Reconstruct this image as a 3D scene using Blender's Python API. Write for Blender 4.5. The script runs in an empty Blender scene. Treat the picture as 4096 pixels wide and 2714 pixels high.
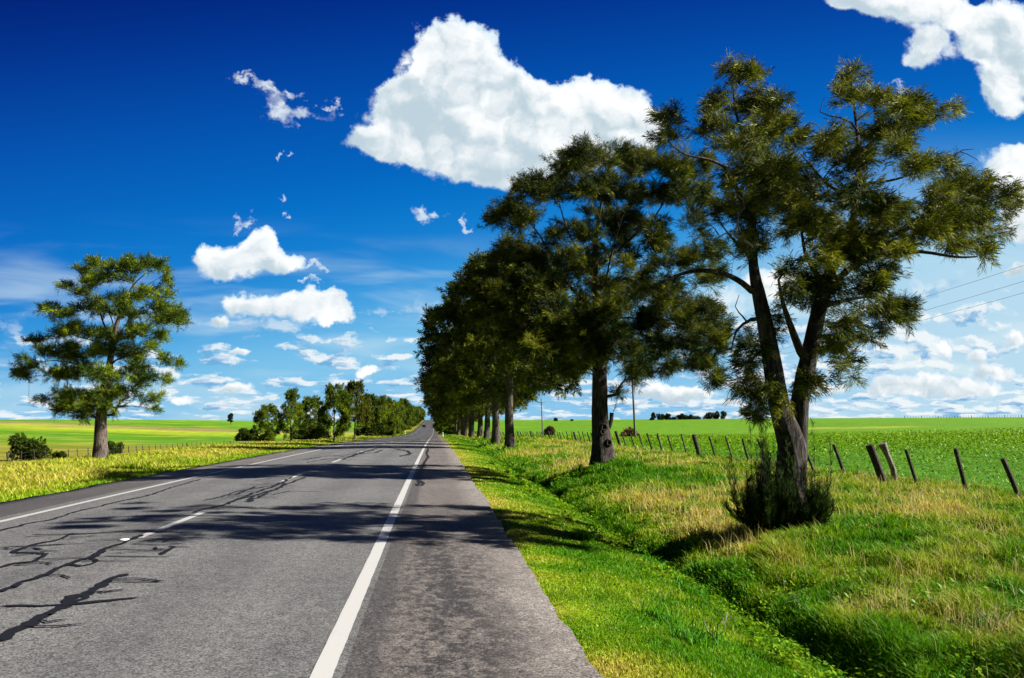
import bpy, math, random
import numpy as np
from mathutils import Vector
random.seed(7); RNG = np.random.default_rng(11)
R_ = math.radians
scene = bpy.context.scene
COL = scene.collection

# ------------------------------------------------------------------ camera
FPX, EYE = 797.0, 1.75                     # focal length in pixels of a 1024 wide frame, eye height in metres
PITCH = math.atan(81/FPX); YAW = math.atan(76.8*math.cos(PITCH)/FPX)
cam_d = bpy.data.cameras.new("camera"); cam = bpy.data.objects.new("camera", cam_d); COL.objects.link(cam)
cam_d.sensor_width = 36; cam_d.lens = FPX/1024*36; cam_d.clip_start = .05; cam_d.clip_end = 20000
cam.location = (0, 0, EYE); cam.rotation_euler = (math.pi/2+PITCH, 0, -YAW)
scene.camera = cam
# ------------------------------------------------------------------ light, exposure
SUN_DIR = Vector((1.0, -.135, .70)).normalized()
SUN_EL = math.asin(SUN_DIR.z)
sd = bpy.data.lights.new("sun", 'SUN'); sd.energy = 4.8; sd.angle = R_(.53); sd.color = (1, .95, .86)
sun = bpy.data.objects.new("sun", sd); COL.objects.link(sun)
sun.rotation_euler = SUN_DIR.to_track_quat('Z', 'Y').to_euler(); sun.location = (60, -5, 60)
vs = scene.view_settings; vs.view_transform = 'Standard'; vs.look = 'None'; vs.gamma = 1; vs.exposure = 1.55
vs.use_curve_mapping = False
scene.cycles.max_bounces = 5; scene.cycles.diffuse_bounces = 2; scene.cycles.glossy_bounces = 2
scene.cycles.transmission_bounces = 3; scene.cycles.sample_clamp_indirect = 4

# measured directions of the photograph: a pixel of the 1024 wide frame -> ray from the eye
_fw = np.array([math.sin(YAW)*math.cos(PITCH), math.cos(YAW)*math.cos(PITCH), math.sin(PITCH)])
_rt = np.array([math.cos(YAW), -math.sin(YAW), 0.]); _up = np.cross(_rt, _fw)
def ray(px, py): return _fw + _rt*(px-512)/FPX + _up*(339-py)/FPX
def at_y(px, py, Y): r = ray(px, py); return r*(Y/r[1]) + np.array([0, 0, EYE])

# ------------------------------------------------------------------ world: Nishita sky with clouds
world = bpy.data.worlds.new("World"); scene.world = world; world.use_nodes = True
def build_world():
    nt = world.node_tree; nt.nodes.clear()
    def N(t, tree=nt, **k):
        n = tree.nodes.new(t)
        for a, b in k.items(): setattr(n, a, b)
        return n
    out = N('ShaderNodeOutputWorld'); bg = N('ShaderNodeBackground')
    sky = N('ShaderNodeTexSky', sky_type='NISHITA', sun_disc=False, sun_elevation=SUN_EL,
            sun_rotation=math.atan2(SUN_DIR.x, SUN_DIR.y), altitude=100, air_density=1.0, dust_density=.35, ozone_density=3.0)
    def M(op, a=None, b=None, c=None, tree=nt, clamp=False):
        n = N('ShaderNodeMath', tree, operation=op, use_clamp=clamp)
        for i, v in enumerate((a, b, c)):
            if v is None: continue
            if isinstance(v, (int, float)): n.inputs[i].default_value = v
            else: tree.links.new(v, n.inputs[i])
        return n.outputs[0]
    def VM(op, a=None, b=None, c=None, tree=nt, o=0):
        n = N('ShaderNodeVectorMath', tree, operation=op)
        for i, v in enumerate((a, b, c)):
            if v is None: continue
            if isinstance(v, (tuple, list)): n.inputs[i].default_value = v
            elif isinstance(v, (int, float)): n.inputs[i].default_value = (v, v, v)
            else: tree.links.new(v, n.inputs[i])
        return n.outputs[o]
    def SS(v, a, b, tree=nt):
        n = N('ShaderNodeMapRange', tree, interpolation_type='SMOOTHSTEP')
        n.inputs['From Min'].default_value = a; n.inputs['From Max'].default_value = b
        tree.links.new(v, n.inputs['Value']); return n.outputs['Result']
    def NOI(v, s, det, rough, tree=nt, col=False, dist=0):
        n = N('ShaderNodeTexNoise', tree); n.inputs['Scale'].default_value = s; n.inputs['Detail'].default_value = det
        n.inputs['Roughness'].default_value = rough; n.inputs['Distortion'].default_value = dist
        tree.links.new(v, n.inputs['Vector']); return n.outputs['Color' if col else 'Fac']
    def uv(fx, fy):
        r = ray(fx*.4328, fy*.4328); return r[0]/r[1], r[2]/r[1]
    # clouds: centre and half size in the photograph's frame, all turned into sky directions
    thick = [(1085,105,78,68),(995,130,45,60),(990,175,50,50),(920,225,55,38),(1040,150,62,62),(1055,205,85,70),(1010,250,72,70),(1130,200,62,62),(1175,240,70,65),(1250,230,85,55),(1330,240,80,60),(1400,245,70,60),
             (1450,275,60,62),(1250,320,150,75),(1400,310,90,45),(1080,310,140,65),(960,270,70,50),(900,270,60,42),(850,318,60,26),(920,330,60,28),
             (1120,390,95,42),(1010,355,70,38),(1190,400,70,35),(1350,350,100,40),(1480,300,35,40),
             (590,590,62,38),(490,605,48,40),(545,620,70,34),(655,612,50,24),(600,560,34,24),
             (640,712,85,28),(735,700,55,34),(770,735,40,20),(540,715,45,24),(490,755,42,14),(542,806,34,11),(860,858,30,14),(550,902,55,16),(430,915,35,16),
             (2050,5,125,42),(1960,5,60,22),(2150,15,70,34),(2215,40,45,30),(2320,60,62,66),(2355,150,82,95),(2300,205,46,46),(2325,245,40,24),(2260,110,34,40),(2150,90,52,34),(2130,130,40,26),(2335,385,80,50),(2375,440,70,60),(2375,520,60,60),(2340,630,36,16),(2260,60,36,40),
             (2130,885,120,24),(2240,905,90,22),(2300,860,70,20),(2060,905,60,22),(1900,900,50,22),(1520,895,75,22),(1600,905,70,18),(1740,880,60,24),(2180,800,24,26),(2265,820,34,22),(2350,780,34,22),(1760,660,60,40),(1840,650,50,40)]
    thin = [(575,188,26,16),(625,205,44,15),(700,205,26,12),(650,245,44,26),(710,272,48,22),(772,250,14,26),(655,350,12,14),(655,468,18,11),(555,515,16,26),
            (985,505,44,16),(1075,515,15,15),(730,622,26,12),(2195,120,50,36),(2080,208,30,16),(715,655,24,9),(1690,700,90,40)]
    def field(name, blobs, shade):
        g = bpy.data.node_groups.new(name, 'ShaderNodeTree')
        g.interface.new_socket('V', in_out='INPUT', socket_type='NodeSocketVector')
        g.interface.new_socket('F', in_out='OUTPUT', socket_type='NodeSocketFloat')
        g.interface.new_socket('S', in_out='OUTPUT', socket_type='NodeSocketFloat')
        gi = N('NodeGroupInput', g); go = N('NodeGroupOutput', g)
        acc = sh = None
        for fx, fy, rx, ry in blobs:
            u, v = uv(fx, fy); du = abs(uv(fx+rx, fy)[0]-u)*1.22; dv = abs(uv(fx, fy+ry)[1]-v)*1.22
            q = VM('MULTIPLY_ADD', gi.outputs[0], (1/du, 1/dv, 0), (-u/du, -v/dv, 0), g)
            e = M('POWER', .16, VM('DOT_PRODUCT', q, q, None, g, 1), None, g)
            acc = e if acc is None else M('ADD', acc, e, None, g)
            if shade:
                l = VM('DOT_PRODUCT', q, (.45, .9, 0), None, g, 1); sh = M('MULTIPLY', e, l, None, g) if sh is None else M('MULTIPLY_ADD', e, l, sh, g)
        g.links.new(acc, go.inputs[0])
        if shade: g.links.new(sh, go.inputs[1])
        return g
    gt, gn = field('cloud_bodies', thick, True), field('cloud_wisps', thin, False)
    tc = N('ShaderNodeTexCoord'); sep = N('ShaderNodeSeparateXYZ'); nt.links.new(tc.outputs['Generated'], sep.inputs[0])
    yy = M('MAXIMUM', sep.outputs[1], .12)
    cmb = N('ShaderNodeCombineXYZ'); nt.links.new(M('DIVIDE', sep.outputs[0], yy), cmb.inputs[0]); nt.links.new(M('DIVIDE', sep.outputs[2], yy), cmb.inputs[1])
    P = cmb.outputs[0]
    # small scale close to the horizon, where the clouds are far off
    w1 = VM('SUBTRACT', NOI(P, 9, 3, .6, col=True), (.5, .5, .5)); w2 = VM('SUBTRACT', NOI(P, 34, 5, .62, col=True), (.5, .5, .5))
    PW = VM('MULTIPLY_ADD', w1, (.06, .045, 0), P); PW = VM('MULTIPLY_ADD', w2, (.035, .028, 0), PW)
    def run(g, vec):
        n = N('ShaderNodeGroup'); n.node_tree = g; nt.links.new(vec, n.inputs[0]); return n.outputs
    fb = M('SUBTRACT', NOI(P, 26, 8, .62), .5)
    T0, TS = run(gt, PW)[:2]
    H0 = NOI(PW, 15, 5, .5); H1 = NOI(VM('ADD', PW, (.010, .016, 0)), 15, 5, .5); rel = M('MULTIPLY', M('SUBTRACT', H0, H1), 7.)
    wid = M('SUBTRACT', .42, M('MULTIPLY', SS(M('DIVIDE', TS, M('MAXIMUM', T0, .1)), -.3, .8), .24))
    d_thick = SS(M('DIVIDE', M('SUBTRACT', M('MULTIPLY_ADD', fb, 1.05, T0), .27), wid), 0., 1.)
    W0 = run(gn, VM('MULTIPLY_ADD', w2, (.06, .05, 0), PW))[0]
    d_thin = M('MULTIPLY', SS(M('MULTIPLY_ADD', fb, 1.5, W0), .30, 1.25), .85)
    # layers of small flat clouds towards the horizon: plane projection
    v = M('DIVIDE', sep.outputs[2], yy); u_ = M('DIVIDE', sep.outputs[0], yy)
    pl = N('ShaderNodeCombineXYZ'); nt.links.new(M('MULTIPLY', u_, 21.), pl.inputs[0])
    nt.links.new(M('MULTIPLY', M('LOGARITHM', M('ADD', M('MAXIMUM', v, 0.), .05), 2.718), 7.), pl.inputs[1])
    PL2 = VM('MULTIPLY_ADD', w2, (.9, .7, 0), pl.outputs[0])
    n1 = NOI(PL2, 1., 6, .55); n1b = NOI(VM('ADD', PL2, (.22, .42, 0)), 1., 5, .55)
    # cover grows towards the right and the horizon
    grp = M('MULTIPLY', M('SUBTRACT', NOI(pl.outputs[0], .28, 2, .5), .5), .35)
    cov = M('MULTIPLY_ADD', SS(u_, .0, .75), .05, M('MULTIPLY', SS(v, .17, .03), .07))
    band = SS(M('MULTIPLY_ADD', u_, -.06, v), .175, .09)
    d_low = M('MULTIPLY', SS(M('ADD', M('ADD', n1, grp), cov), .55, .66), M('MULTIPLY', band, .85))
    # thin high veil
    strk = NOI(VM('MULTIPLY', P, (1.6, 9.5, 1)), 2.2, 4, .5, dist=.4)
    vert = M('MULTIPLY', SS(v, .42, .16), SS(M('DIVIDE', sep.outputs[0], yy), .30, .72))
    veil = M('ADD', M('MULTIPLY', SS(strk, .45, .7), M('MULTIPLY', SS(v, .26, .13), .55)), M('MULTIPLY', vert, .62), clamp=True)
    # sky colour: the Nishita sky, deepened the way a polarised, saturated photograph shows it
    gam = N('ShaderNodeGamma'); gam.inputs[1].default_value = 1.0; nt.links.new(sky.outputs[0], gam.inputs[0])
    hsv = N('ShaderNodeHueSaturation'); hsv.inputs['Saturation'].default_value = 1.35; hsv.inputs['Value'].default_value = 1.0
    nt.links.new(gam.outputs[0], hsv.inputs['Color'])
    ramp = N('ShaderNodeValToRGB'); cr = ramp.color_ramp; cr.interpolation = 'B_SPLINE'
    nt.links.new(M('MULTIPLY_ADD', M('DIVIDE', sep.outputs[0], yy), .20, M('SUBTRACT', .88, M('MULTIPLY', v, 1.18)), clamp=True), ramp.inputs[0])
    SKYR = [(0, (0, .003, .08)), (.135, (0, .009, .16)), (.3, (0, .038, .32)), (.487, (0, .127, .53)), (.62, (.0, .22, .66)), (.70, (.06, .38, .78)), (.76, (.22, .57, .84)), (.86, (.22, .54, .85)), (1, (.3, .6, .85))]
    SKY_RAMP(cr, SKYR)
    mixs = N('ShaderNodeMix', data_type='RGBA'); mixs.inputs[0].default_value = .97
    sky_s = VM('MULTIPLY', hsv.outputs[0], (.11, .11, .11)); nt.links.new(sky_s, mixs.inputs[6])
    nt.links.new(VM('MULTIPLY', ramp.outputs[0], (1., 1., 1.)), mixs.inputs[7])
    def mix(a, b, f):
        m = N('ShaderNodeMix', data_type='RGBA')
        nt.links.new(f, m.inputs[0])
        for i, s in ((6, a), (7, b)):
            if isinstance(s, tuple): m.inputs[i].default_value = (*s, 1)
            else: nt.links.new(s, m.inputs[i])
        return m.outputs[2]
    c = mix(mixs.outputs[2], (.62, .80, .88), veil)
    low_col = mix((.92, .96, .97), (.16, .42, .72), SS(n1b, .48, .64))
    c = mix(c, low_col, d_low)
    c = mix(c, (.80, .90, .97), d_thin)
    lit = M('MULTIPLY_ADD', M('SUBTRACT', NOI(PW, 8, 6, .52), .5), 3.6, M('DIVIDE', TS, M('MAXIMUM', T0, .1)))
    body = mix((.52, .65, .73), (1.0, 1.02, 1.03), SS(M('ADD', M('SUBTRACT', lit, M('MULTIPLY', M('MINIMUM', T0, 2.2), .28)), M('MULTIPLY', rel, .8)), -1.35, .55))
    edge = mix((.62, .80, .95), body, SS(M('MULTIPLY_ADD', fb, 1.1, T0), .3, .7))
    c = mix(c, edge, d_thick)
    nt.links.new(c, bg.inputs[0]); bg.inputs[1].default_value = WSTR
    nt.links.new(bg.outputs[0], out.inputs[0])
WSTR = 0.342
def SKY_RAMP(cr, stops):
    while len(cr.elements) < len(stops): cr.elements.new(.5)
    for e, (p, c) in zip(cr.elements, stops): e.position = p; e.color = (*c, 1)
build_world()
world.cycles.sampling_method = 'MANUAL'; world.cycles.sample_map_resolution = 512

# ------------------------------------------------------------------ helpers
def tag(o, label=None, cat=None, group=None, kind=None):
    if label: o['label'] = label
    if cat: o['category'] = cat
    if group: o['group'] = group
    if kind: o['kind'] = kind
    return o
def empty(name, loc=(0, 0, 0), label=None, cat=None, group=None):
    o = bpy.data.objects.new(name, None); COL.objects.link(o); o.location = loc; o.empty_display_size = .3
    return tag(o, label, cat, group)
def mesh_obj(name, V, polys, mat, parent=None, attr=None, col=None, smooth=False):
    """V (n,3); polys: list of (m,k) int arrays; attr: dict name->(n,) floats; col (n,3)"""
    V = np.asarray(V, dtype=np.float32); me = bpy.data.meshes.new(name)
    polys = [np.asarray(p, dtype=np.int32) for p in polys if len(p)]
    me.vertices.add(len(V)); me.vertices.foreach_set('co', V.ravel())
    nl = sum(p.size for p in polys); nf = sum(len(p) for p in polys)
    me.loops.add(nl); me.polygons.add(nf)
    me.loops.foreach_set('vertex_index', np.concatenate([p.ravel() for p in polys]))
    st = []; s = 0
    for p in polys: st.append(s+np.arange(len(p))*p.shape[1]); s += p.size
    me.polygons.foreach_set('loop_start', np.concatenate(st).astype(np.int32))
    if smooth: me.polygons.foreach_set('use_smooth', np.ones(nf, dtype=bool))
    for k, a in (attr or {}).items():
        at = me.attributes.new(k, 'FLOAT', 'POINT'); at.data.foreach_set('value', np.asarray(a, dtype=np.float32))
    if col is not None:
        at = me.attributes.new('tint', 'FLOAT_COLOR', 'POINT')
        at.data.foreach_set('color', np.concatenate([col, np.ones((len(col), 1))], 1).astype(np.float32).ravel())
    me.update(calc_edges=True); me.validate()
    if mat: me.materials.append(mat)
    o = bpy.data.objects.new(name, me); COL.objects.link(o)
    if parent: o.parent = parent
    return o
class MB:
    """collects shapes for one mesh"""
    def __init__(s): s.V = []; s.F = {}; s.n = 0
    def add(s, V, F):
        V = np.asarray(V, float); F = np.asarray(F, int)
        s.V.append(V); s.F.setdefault(F.shape[1], []).append(F+s.n); s.n += len(V)
    def box(s, c, d, rz=0, taper=1, rx=0, ry=0):
        x, y, z = np.array(d)/2
        v = np.array([[a*x*(taper if k > 0 else 1), b*y*(taper if k > 0 else 1), k*z] for k in (-1, 1) for a, b in ((-1, -1), (1, -1), (1, 1), (-1, 1))])
        if rx: cc, ss = math.cos(rx), math.sin(rx); v = v@np.array([[1, 0, 0], [0, cc, ss], [0, -ss, cc]])
        if ry: cc, ss = math.cos(ry), math.sin(ry); v = v@np.array([[cc, 0, -ss], [0, 1, 0], [ss, 0, cc]])
        if rz: cc, ss = math.cos(rz), math.sin(rz); v = v@np.array([[cc, ss, 0], [-ss, cc, 0], [0, 0, 1]])
        s.add(v+np.array(c), [[0, 3, 2, 1], [4, 5, 6, 7], [0, 1, 5, 4], [1, 2, 6, 5], [2, 3, 7, 6], [3, 0, 4, 7]])
    def tube(s, P, rad, sides=12, flute=0., seed=0, cap=True, fl_n=5):
        P = np.asarray(P, float); n = len(P); rad = np.broadcast_to(np.asarray(rad, float), (n,))
        T = np.gradient(P, axis=0); T /= np.linalg.norm(T, axis=1)[:, None]+1e-9
        ref = np.array([0, 1., 0]) if abs(T[0][1]) < .8 else np.array([1., 0, 0])
        U = []; u = np.cross(T[0], ref); u /= np.linalg.norm(u)
        for t in T:
            u = u-t*(u@t); u /= np.linalg.norm(u); U.append(u)
        U = np.array(U); W = np.cross(T, U)
        a = np.arange(sides)*2*math.pi/sides
        rr = np.ones((n, sides))
        if flute:
            rg = np.random.default_rng(seed); ph = rg.uniform(0, 6.28, 4); L = np.arange(n)[:, None]*.35
            rr += flute*(np.sin(a*fl_n+ph[0]+.25*L)*.5+np.sin(a*(fl_n-2)+ph[1]-.3*L)*.6+.5*np.sin(a*(fl_n+4)+ph[2]+L*.8)*.5)
            rr += rg.normal(0, flute*.22, rr.shape)
        V = P[:, None]+(U[:, None]*np.cos(a)[None, :, None]+W[:, None]*np.sin(a)[None, :, None])*(rad[:, None]*rr)[:, :, None]
        V = V.reshape(-1, 3); i = np.arange(n-1)[:, None]*sides; j = np.arange(sides)[None]; k = (j+1) % sides
        s.add(V, np.stack([i+j, i+k, i+k+sides, i+j+sides], -1).reshape(-1, 4))
        if cap:
            for r0, fl in ((0, 1), ((n-1)*sides, 0)):
                c = P[0] if fl else P[-1]; idx = np.arange(sides)
                tri = np.stack([np.full(sides, sides), (idx+1) % sides, idx], -1) if fl else np.stack([np.full(sides, sides), idx, (idx+1) % sides], -1)
                s.add(np.concatenate([V[r0:r0+sides], c[None]]), tri)
    def build(s, name, mat, parent=None, smooth=False):
        return mesh_obj(name, np.concatenate(s.V), [np.concatenate(f) for f in s.F.values()], mat, parent, smooth=smooth)
def sstep(a, b, x): t = np.clip((np.asarray(x, float)-a)/(b-a), 0, 1); return t*t*(3-2*t)
def vnoise(x, y, sc=1., seed=0):
    x = np.asarray(x, float)/sc+seed*17.3; y = np.asarray(y, float)/sc-seed*9.1
    xi = np.floor(x); yi = np.floor(y); fx = x-xi; fy = y-yi; fx = fx*fx*(3-2*fx); fy = fy*fy*(3-2*fy)
    def h(a, b): v = np.sin(a*127.1+b*311.7+seed*74.7)*43758.5453; return v-np.floor(v)
    return (h(xi, yi)*(1-fx)+h(xi+1, yi)*fx)*(1-fy)+(h(xi, yi+1)*(1-fx)+h(xi+1, yi+1)*fx)*fy
def fbm(x, y, sc=1., seed=0, o=3): return sum(vnoise(x, y, sc/2**i, seed+i)*.5**i for i in range(o))/sum(.5**i for i in range(o))

# ------------------------------------------------------------------ terrain
_RY = np.array([-80, 0, 20, 35, 58, 75, 120, 180, 240, 300, 350, 430, 520, 640, 760, 900, 1200, 2500, 9000.])
_RZ = np.array([0, 0, 0, -.07, -.2, -.38, -1.0, -1.95, -2.75, -3.1, -2.9, -2.25, -1.05, .55, 1.8, 1.2, -4, -30, -120.])
_yy = np.linspace(-80, 9000, 9081)
_zz = np.interp(_yy, _RY, _RZ)
def _smooth(z, k): return np.convolve(np.pad(z, k, mode='edge'), np.ones(2*k+1)/(2*k+1), 'valid')
_zz = _smooth(_smooth(_zz, 9), 9)
def road_z(y): return np.interp(y, _yy, _zz)
ROAD_L, ROAD_R = -9.55, 1.16
def crown(x): return np.interp(x, [-9.7, -7.5, -4.25, -.76, 1.3], [-.06, 0, .06, 0, -.05])
MOUNDS = [(5.85, 27.9, .30, 1.5), (6.4, 26.8, .34, 1.2), (5.95, 13.4, .10, 1.3)]+[(5.9, 57+14*i, .28, 1.6) for i in range(12)]
def ground_z(x, y):
    x = np.asarray(x, float); y = np.asarray(y, float)
    att = 1-.45*sstep(20, 90, y)
    pr = np.interp(x, [-700, -200, -80, -60, -31, -22, -17, -13.5, -11, -9.7, -9.4, -1, .9, 1.25, 2.0, 2.7, 3.35, 3.75, 4.1, 5.1, 6.2, 9, 13, 40],
                   [0, -.9, -1.9, -1.9, -1.45, -.75, -.15, -.22, -.24, -.1, -.14, -.14, -.14, -.085, -.15, -.30, -.48, -.70, -.48, -.30, -.20, -.04, 0, 0])
    pr = np.where(x > 1.2, pr*np.where(x < 8, att, 1), pr)
    ax = np.abs(x); w = 1-sstep(45, 240, ax); d = np.hypot(x, y)
    A = np.where(x > 0, 2.35+1.5*sstep(120, 480, x), 2.75)
    F = A*sstep(90, 640, d)-np.maximum(d-760, 0)*.02
    z = w*road_z(y)+pr+(1-w)*F
    off = sstep(1.3, 2.5, x)+sstep(-9.8, -11, x)
    fade = 1-sstep(60, 160, y)
    z = z+off*fade*(.10*(fbm(x, y, 1.7, 3)-.5)+.10*sstep(4.2, 6, ax)*(fbm(x, y, .8, 5)-.5))
    for mx, my, mh, mr in MOUNDS: z = z+mh*np.exp(-((x-mx)**2+(y-my)**2)/(mr*mr))
    return z
def gz(x, y): return float(ground_z(x, y))
def hit(px, py, far=900.):
    """where the sight line through a pixel meets the ground"""
    r = ray(px, py); r = r/r[1]; ys = np.concatenate([np.arange(3, 60, .05), np.arange(60, far, .5)])
    h = EYE+r[2]*ys-ground_z(r[0]*ys, ys); i = np.argmax(h < 0)
    return np.array([r[0]*ys[i], ys[i], 0]) if h[i] < 0 else np.array([r[0]*far, far, 0])

LUSH = np.array([.054, .18, .002]); LIME = np.array([.20, .30, .004]); STRAW = np.array([.44, .37, .055]); PALE = np.array([.54, .45, .17])
OLIVE = np.array([.095, .10, .008]); TAN = np.array([.22, .15, .075]); CROP = np.array([.06, .19, .002]); DARK = np.array([.02, .075, .004])
def lerp(a, b, t): t = np.clip(t, 0, 1)[..., None]; return a*(1-t)+b*t
def dry_right(x, y):
    """0 lush .. 1 straw on the right verge"""
    n = fbm(x, y, 2.3, 21); m = fbm(x, y, .6, 31, 2)
    base = np.interp(x, [1.1, 1.5, 2.0, 2.5, 3.4, 4.0, 4.5, 5.4, 7, 9, 12, 14], [.85, .74, .46, .32, .24, .14, .38, .55, .56, .62, .66, .3])
    d = base-.13+(n-.5)*1.7*np.interp(x, [1.1, 3.6, 4.6], [.5, .35, 1])+(m-.5)*.9
    for cx, cy, rx, ry, s in [(5.9, 27.2, 2.0, 2.6, -.9), (6.8, 12.0, 3.2, .5, .1), (4.9, 14.6, .9, 1.1, .65), (8.5, 10.8, 1.6, 1.2, -.5), (6.9, 24.5, 1.5, 2, -.35), (5.6, 57, 2, 3, -.6), (5.6, 71, 2, 3, -.6), (5.6, 85, 2, 3, -.6), (7, 35, 3, 4, .25), (4.3, 8.5, .8, 2.0, -.4)]:
        d = d+s*np.exp(-((x-cx)/rx)**2-((y-cy)/ry)**2)
    for cx, cy, rx, s in PATCH: d = d+s*np.exp(-((x-cx)/rx)**2-((y-cy)/(rx*1.5))**2)
    return np.clip(d, 0, 1)
PATCH = []
LB = {}
def ground_col(x, y):
    x = np.asarray(x, float); y = np.asarray(y, float); d = np.hypot(x, y)
    n = fbm(x, y, 6, 2); c = np.zeros(x.shape+(3,))
    dr = dry_right(x, y); right = lerp(lerp(LUSH*1.0, LIME, dr*2), STRAW*.8, dr*1.7-.75)
    nf = fbm(x, y, 25, 9)
    crop = lerp(CROP*.8, np.array([.09, .21, .002]), sstep(15, 200, d)*.9+(nf-.5)*.5)
    crop = lerp(crop, STRAW*.55+LIME*.3, sstep(.62, .8, fbm(x, y, 60, 14))*sstep(160, 300, d)*np.where(x < 160, 1., 0.)*.7)
    c = lerp(right, crop, sstep(12.9, 14.2, x+(fbm(x, y, 1.5, 8)-.5)*1.6))
    # left side: yellow verge, scrub, strips of field
    e = y+(fbm(x, y, 18, 4)-.5)*y*.20
    bands = [(0, OLIVE*1.3+STRAW*.18), (LB.get('a', 75), OLIVE*1.1+STRAW*.12), (LB.get('b', 95), LUSH*.95+OLIVE*.3), (LB.get('c', 150), LUSH*.95), (LB.get('d', 210), LIME*.95+STRAW*.18),
             (LB.get('e', 245), TAN*.8+OLIVE*.3), (LB.get('f', 290), LUSH*.95+LIME*.05), (700, LUSH+LIME*.25), (3000, LUSH)]
    bs = np.array([b[0] for b in bands]); bc = np.array([b[1] for b in bands])
    left = np.stack([np.interp(e, bs, bc[:, k]) for k in range(3)], -1)
    ln = fbm(x, y*.6, 5, 12); left = lerp(left, STRAW*.6+LIME*.25, sstep(.52, .75, ln)*.6); left = left*(.72+.56*fbm(x*.25, y, np.maximum(1.5, 1)*4, 19, 3))[..., None]
    lv = lerp(lerp(LIME*.9, STRAW*.85, .25+sstep(-9.6, -11.5, x)*.55+(n-.5)*1.0), LUSH, sstep(.62, .75, fbm(x, y, 3, 41))*.5)
    left = lerp(lv, left, sstep(-20, -26, x+(n-.5)*5))
    return np.where((x < -4)[..., None], left, c)
def setup_bands():
    for k, py in (('a', 448), ('b', 442), ('c', 437), ('d', 431), ('e', 428.6), ('f', 425.5)): LB[k] = float(hit(160, py)[1])
setup_bands()
for a_, b_, r_, s_ in [(1850,240,.7,-.55),(2230,170,.8,-.5),(2150,560,.5,-.5),(1550,520,.5,-.45),(1000,480,.35,-.4),(430,190,.6,-.45),(350,120,.6,-.3),(2080,360,.6,.4),(900,210,.6,.6),(680,190,.5,.4),(1050,340,.35,.5),(1750,140,.7,.4),(1250,430,.4,.35),(600,110,.8,.35),(2150,780,.35,.45),(1700,690,.4,.35),(1350,600,.3,-.3),(1900,820,.4,-.5),(2000,40,1.,.35)]:
    q_ = hit((2048+a_/1.1558)/4, (1900+b_/1.1558)/4); PATCH.append((q_[0], q_[1], r_, s_))

# ------------------------------------------------------------------ materials
def material(name): 
    m = bpy.data.materials.new(name); m.use_nodes = True; nt = m.node_tree; nt.nodes.clear()
    o = nt.nodes.new('ShaderNodeOutputMaterial'); b = nt.nodes.new('ShaderNodeBsdfPrincipled'); nt.links.new(b.outputs[0], o.inputs[0])
    return m, nt, b, o
class G:
    def __init__(s, nt): s.nt = nt
    def _in(s, sock, v):
        if isinstance(v, (int, float)): sock.default_value = v
        elif isinstance(v, (tuple, list, np.ndarray)): sock.default_value = tuple(v) if len(sock.default_value) == len(v) else (*v, 1)
        else: s.nt.links.new(v, sock)
    def noise(s, vec, scale, det=3, rough=.55, out='Fac', dist=0):
        n = s.nt.nodes.new('ShaderNodeTexNoise'); s._in(n.inputs['Vector'], vec); n.inputs['Scale'].default_value = scale
        n.inputs['Detail'].default_value = det; n.inputs['Roughness'].default_value = rough; n.inputs['Distortion'].default_value = dist; return n.outputs[out]
    def voro(s, vec, scale, out='Distance'):
        n = s.nt.nodes.new('ShaderNodeTexVoronoi'); s._in(n.inputs['Vector'], vec); n.inputs['Scale'].default_value = scale; return n.outputs[out]
    def math(s, op, a, b=None, c=None):
        n = s.nt.nodes.new('ShaderNodeMath'); n.operation = op
        for i, v in enumerate((a, b, c)):
            if v is not None: s._in(n.inputs[i], v)
        return n.outputs[0]
    def vmul(s, a, b):
        n = s.nt.nodes.new('ShaderNodeVectorMath'); n.operation = 'MULTIPLY'; s._in(n.inputs[0], a); s._in(n.inputs[1], b); return n.outputs[0]
    def vscale(s, a, f):
        n = s.nt.nodes.new('ShaderNodeVectorMath'); n.operation = 'SCALE'; s._in(n.inputs[0], a); s._in(n.inputs['Scale'], f); return n.outputs[0]
    def ss(s, v, a, b, lo=0., hi=1.):
        n = s.nt.nodes.new('ShaderNodeMapRange'); n.interpolation_type = 'SMOOTHSTEP'; s._in(n.inputs['Value'], v)
        n.inputs['From Min'].default_value = a; n.inputs['From Max'].default_value = b; n.inputs['To Min'].default_value = lo; n.inputs['To Max'].default_value = hi; return n.outputs['Result']
    def mix(s, f, a, b):
        n = s.nt.nodes.new('ShaderNodeMix'); n.data_type = 'RGBA'; s._in(n.inputs[0], f); s._in(n.inputs[6], a); s._in(n.inputs[7], b); return n.outputs[2]
    def obj(s): n = s.nt.nodes.new('ShaderNodeTexCoord'); return n.outputs['Object']
    def xyz(s, v): n = s.nt.nodes.new('ShaderNodeSeparateXYZ'); s._in(n.inputs[0], v); return n.outputs
    def attr(s, name, out='Color'): n = s.nt.nodes.new('ShaderNodeAttribute'); n.attribute_name = name; return n.outputs[out]
    def bump(s, h, strength, dist, bsdf):
        n = s.nt.nodes.new('ShaderNodeBump'); s._in(n.inputs['Height'], h); n.inputs['Strength'].default_value = strength; n.inputs['Distance'].default_value = dist
        s.nt.links.new(n.outputs[0], bsdf.inputs['Normal'])
def m_ground():
    m, nt, b, o = material('ground_grass'); g = G(nt); P = g.obj()
    c = g.attr('tint'); n = g.noise(P, 2.2, 6, .7); n2 = g.noise(g.vmul(P, (1, .25, 1)), .35, 4, .6)
    c = g.vscale(c, g.ss(n, .3, .7, .62, 1.25)); c = g.vscale(c, g.ss(n2, .3, .7, .85, 1.12))
    nt.links.new(c, b.inputs['Base Color']); b.inputs['Roughness'].default_value = .95; b.inputs['Specular IOR Level'].default_value = .1
    g.bump(g.noise(P, 7, 5, .7), .9, .12, b); return m
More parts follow.
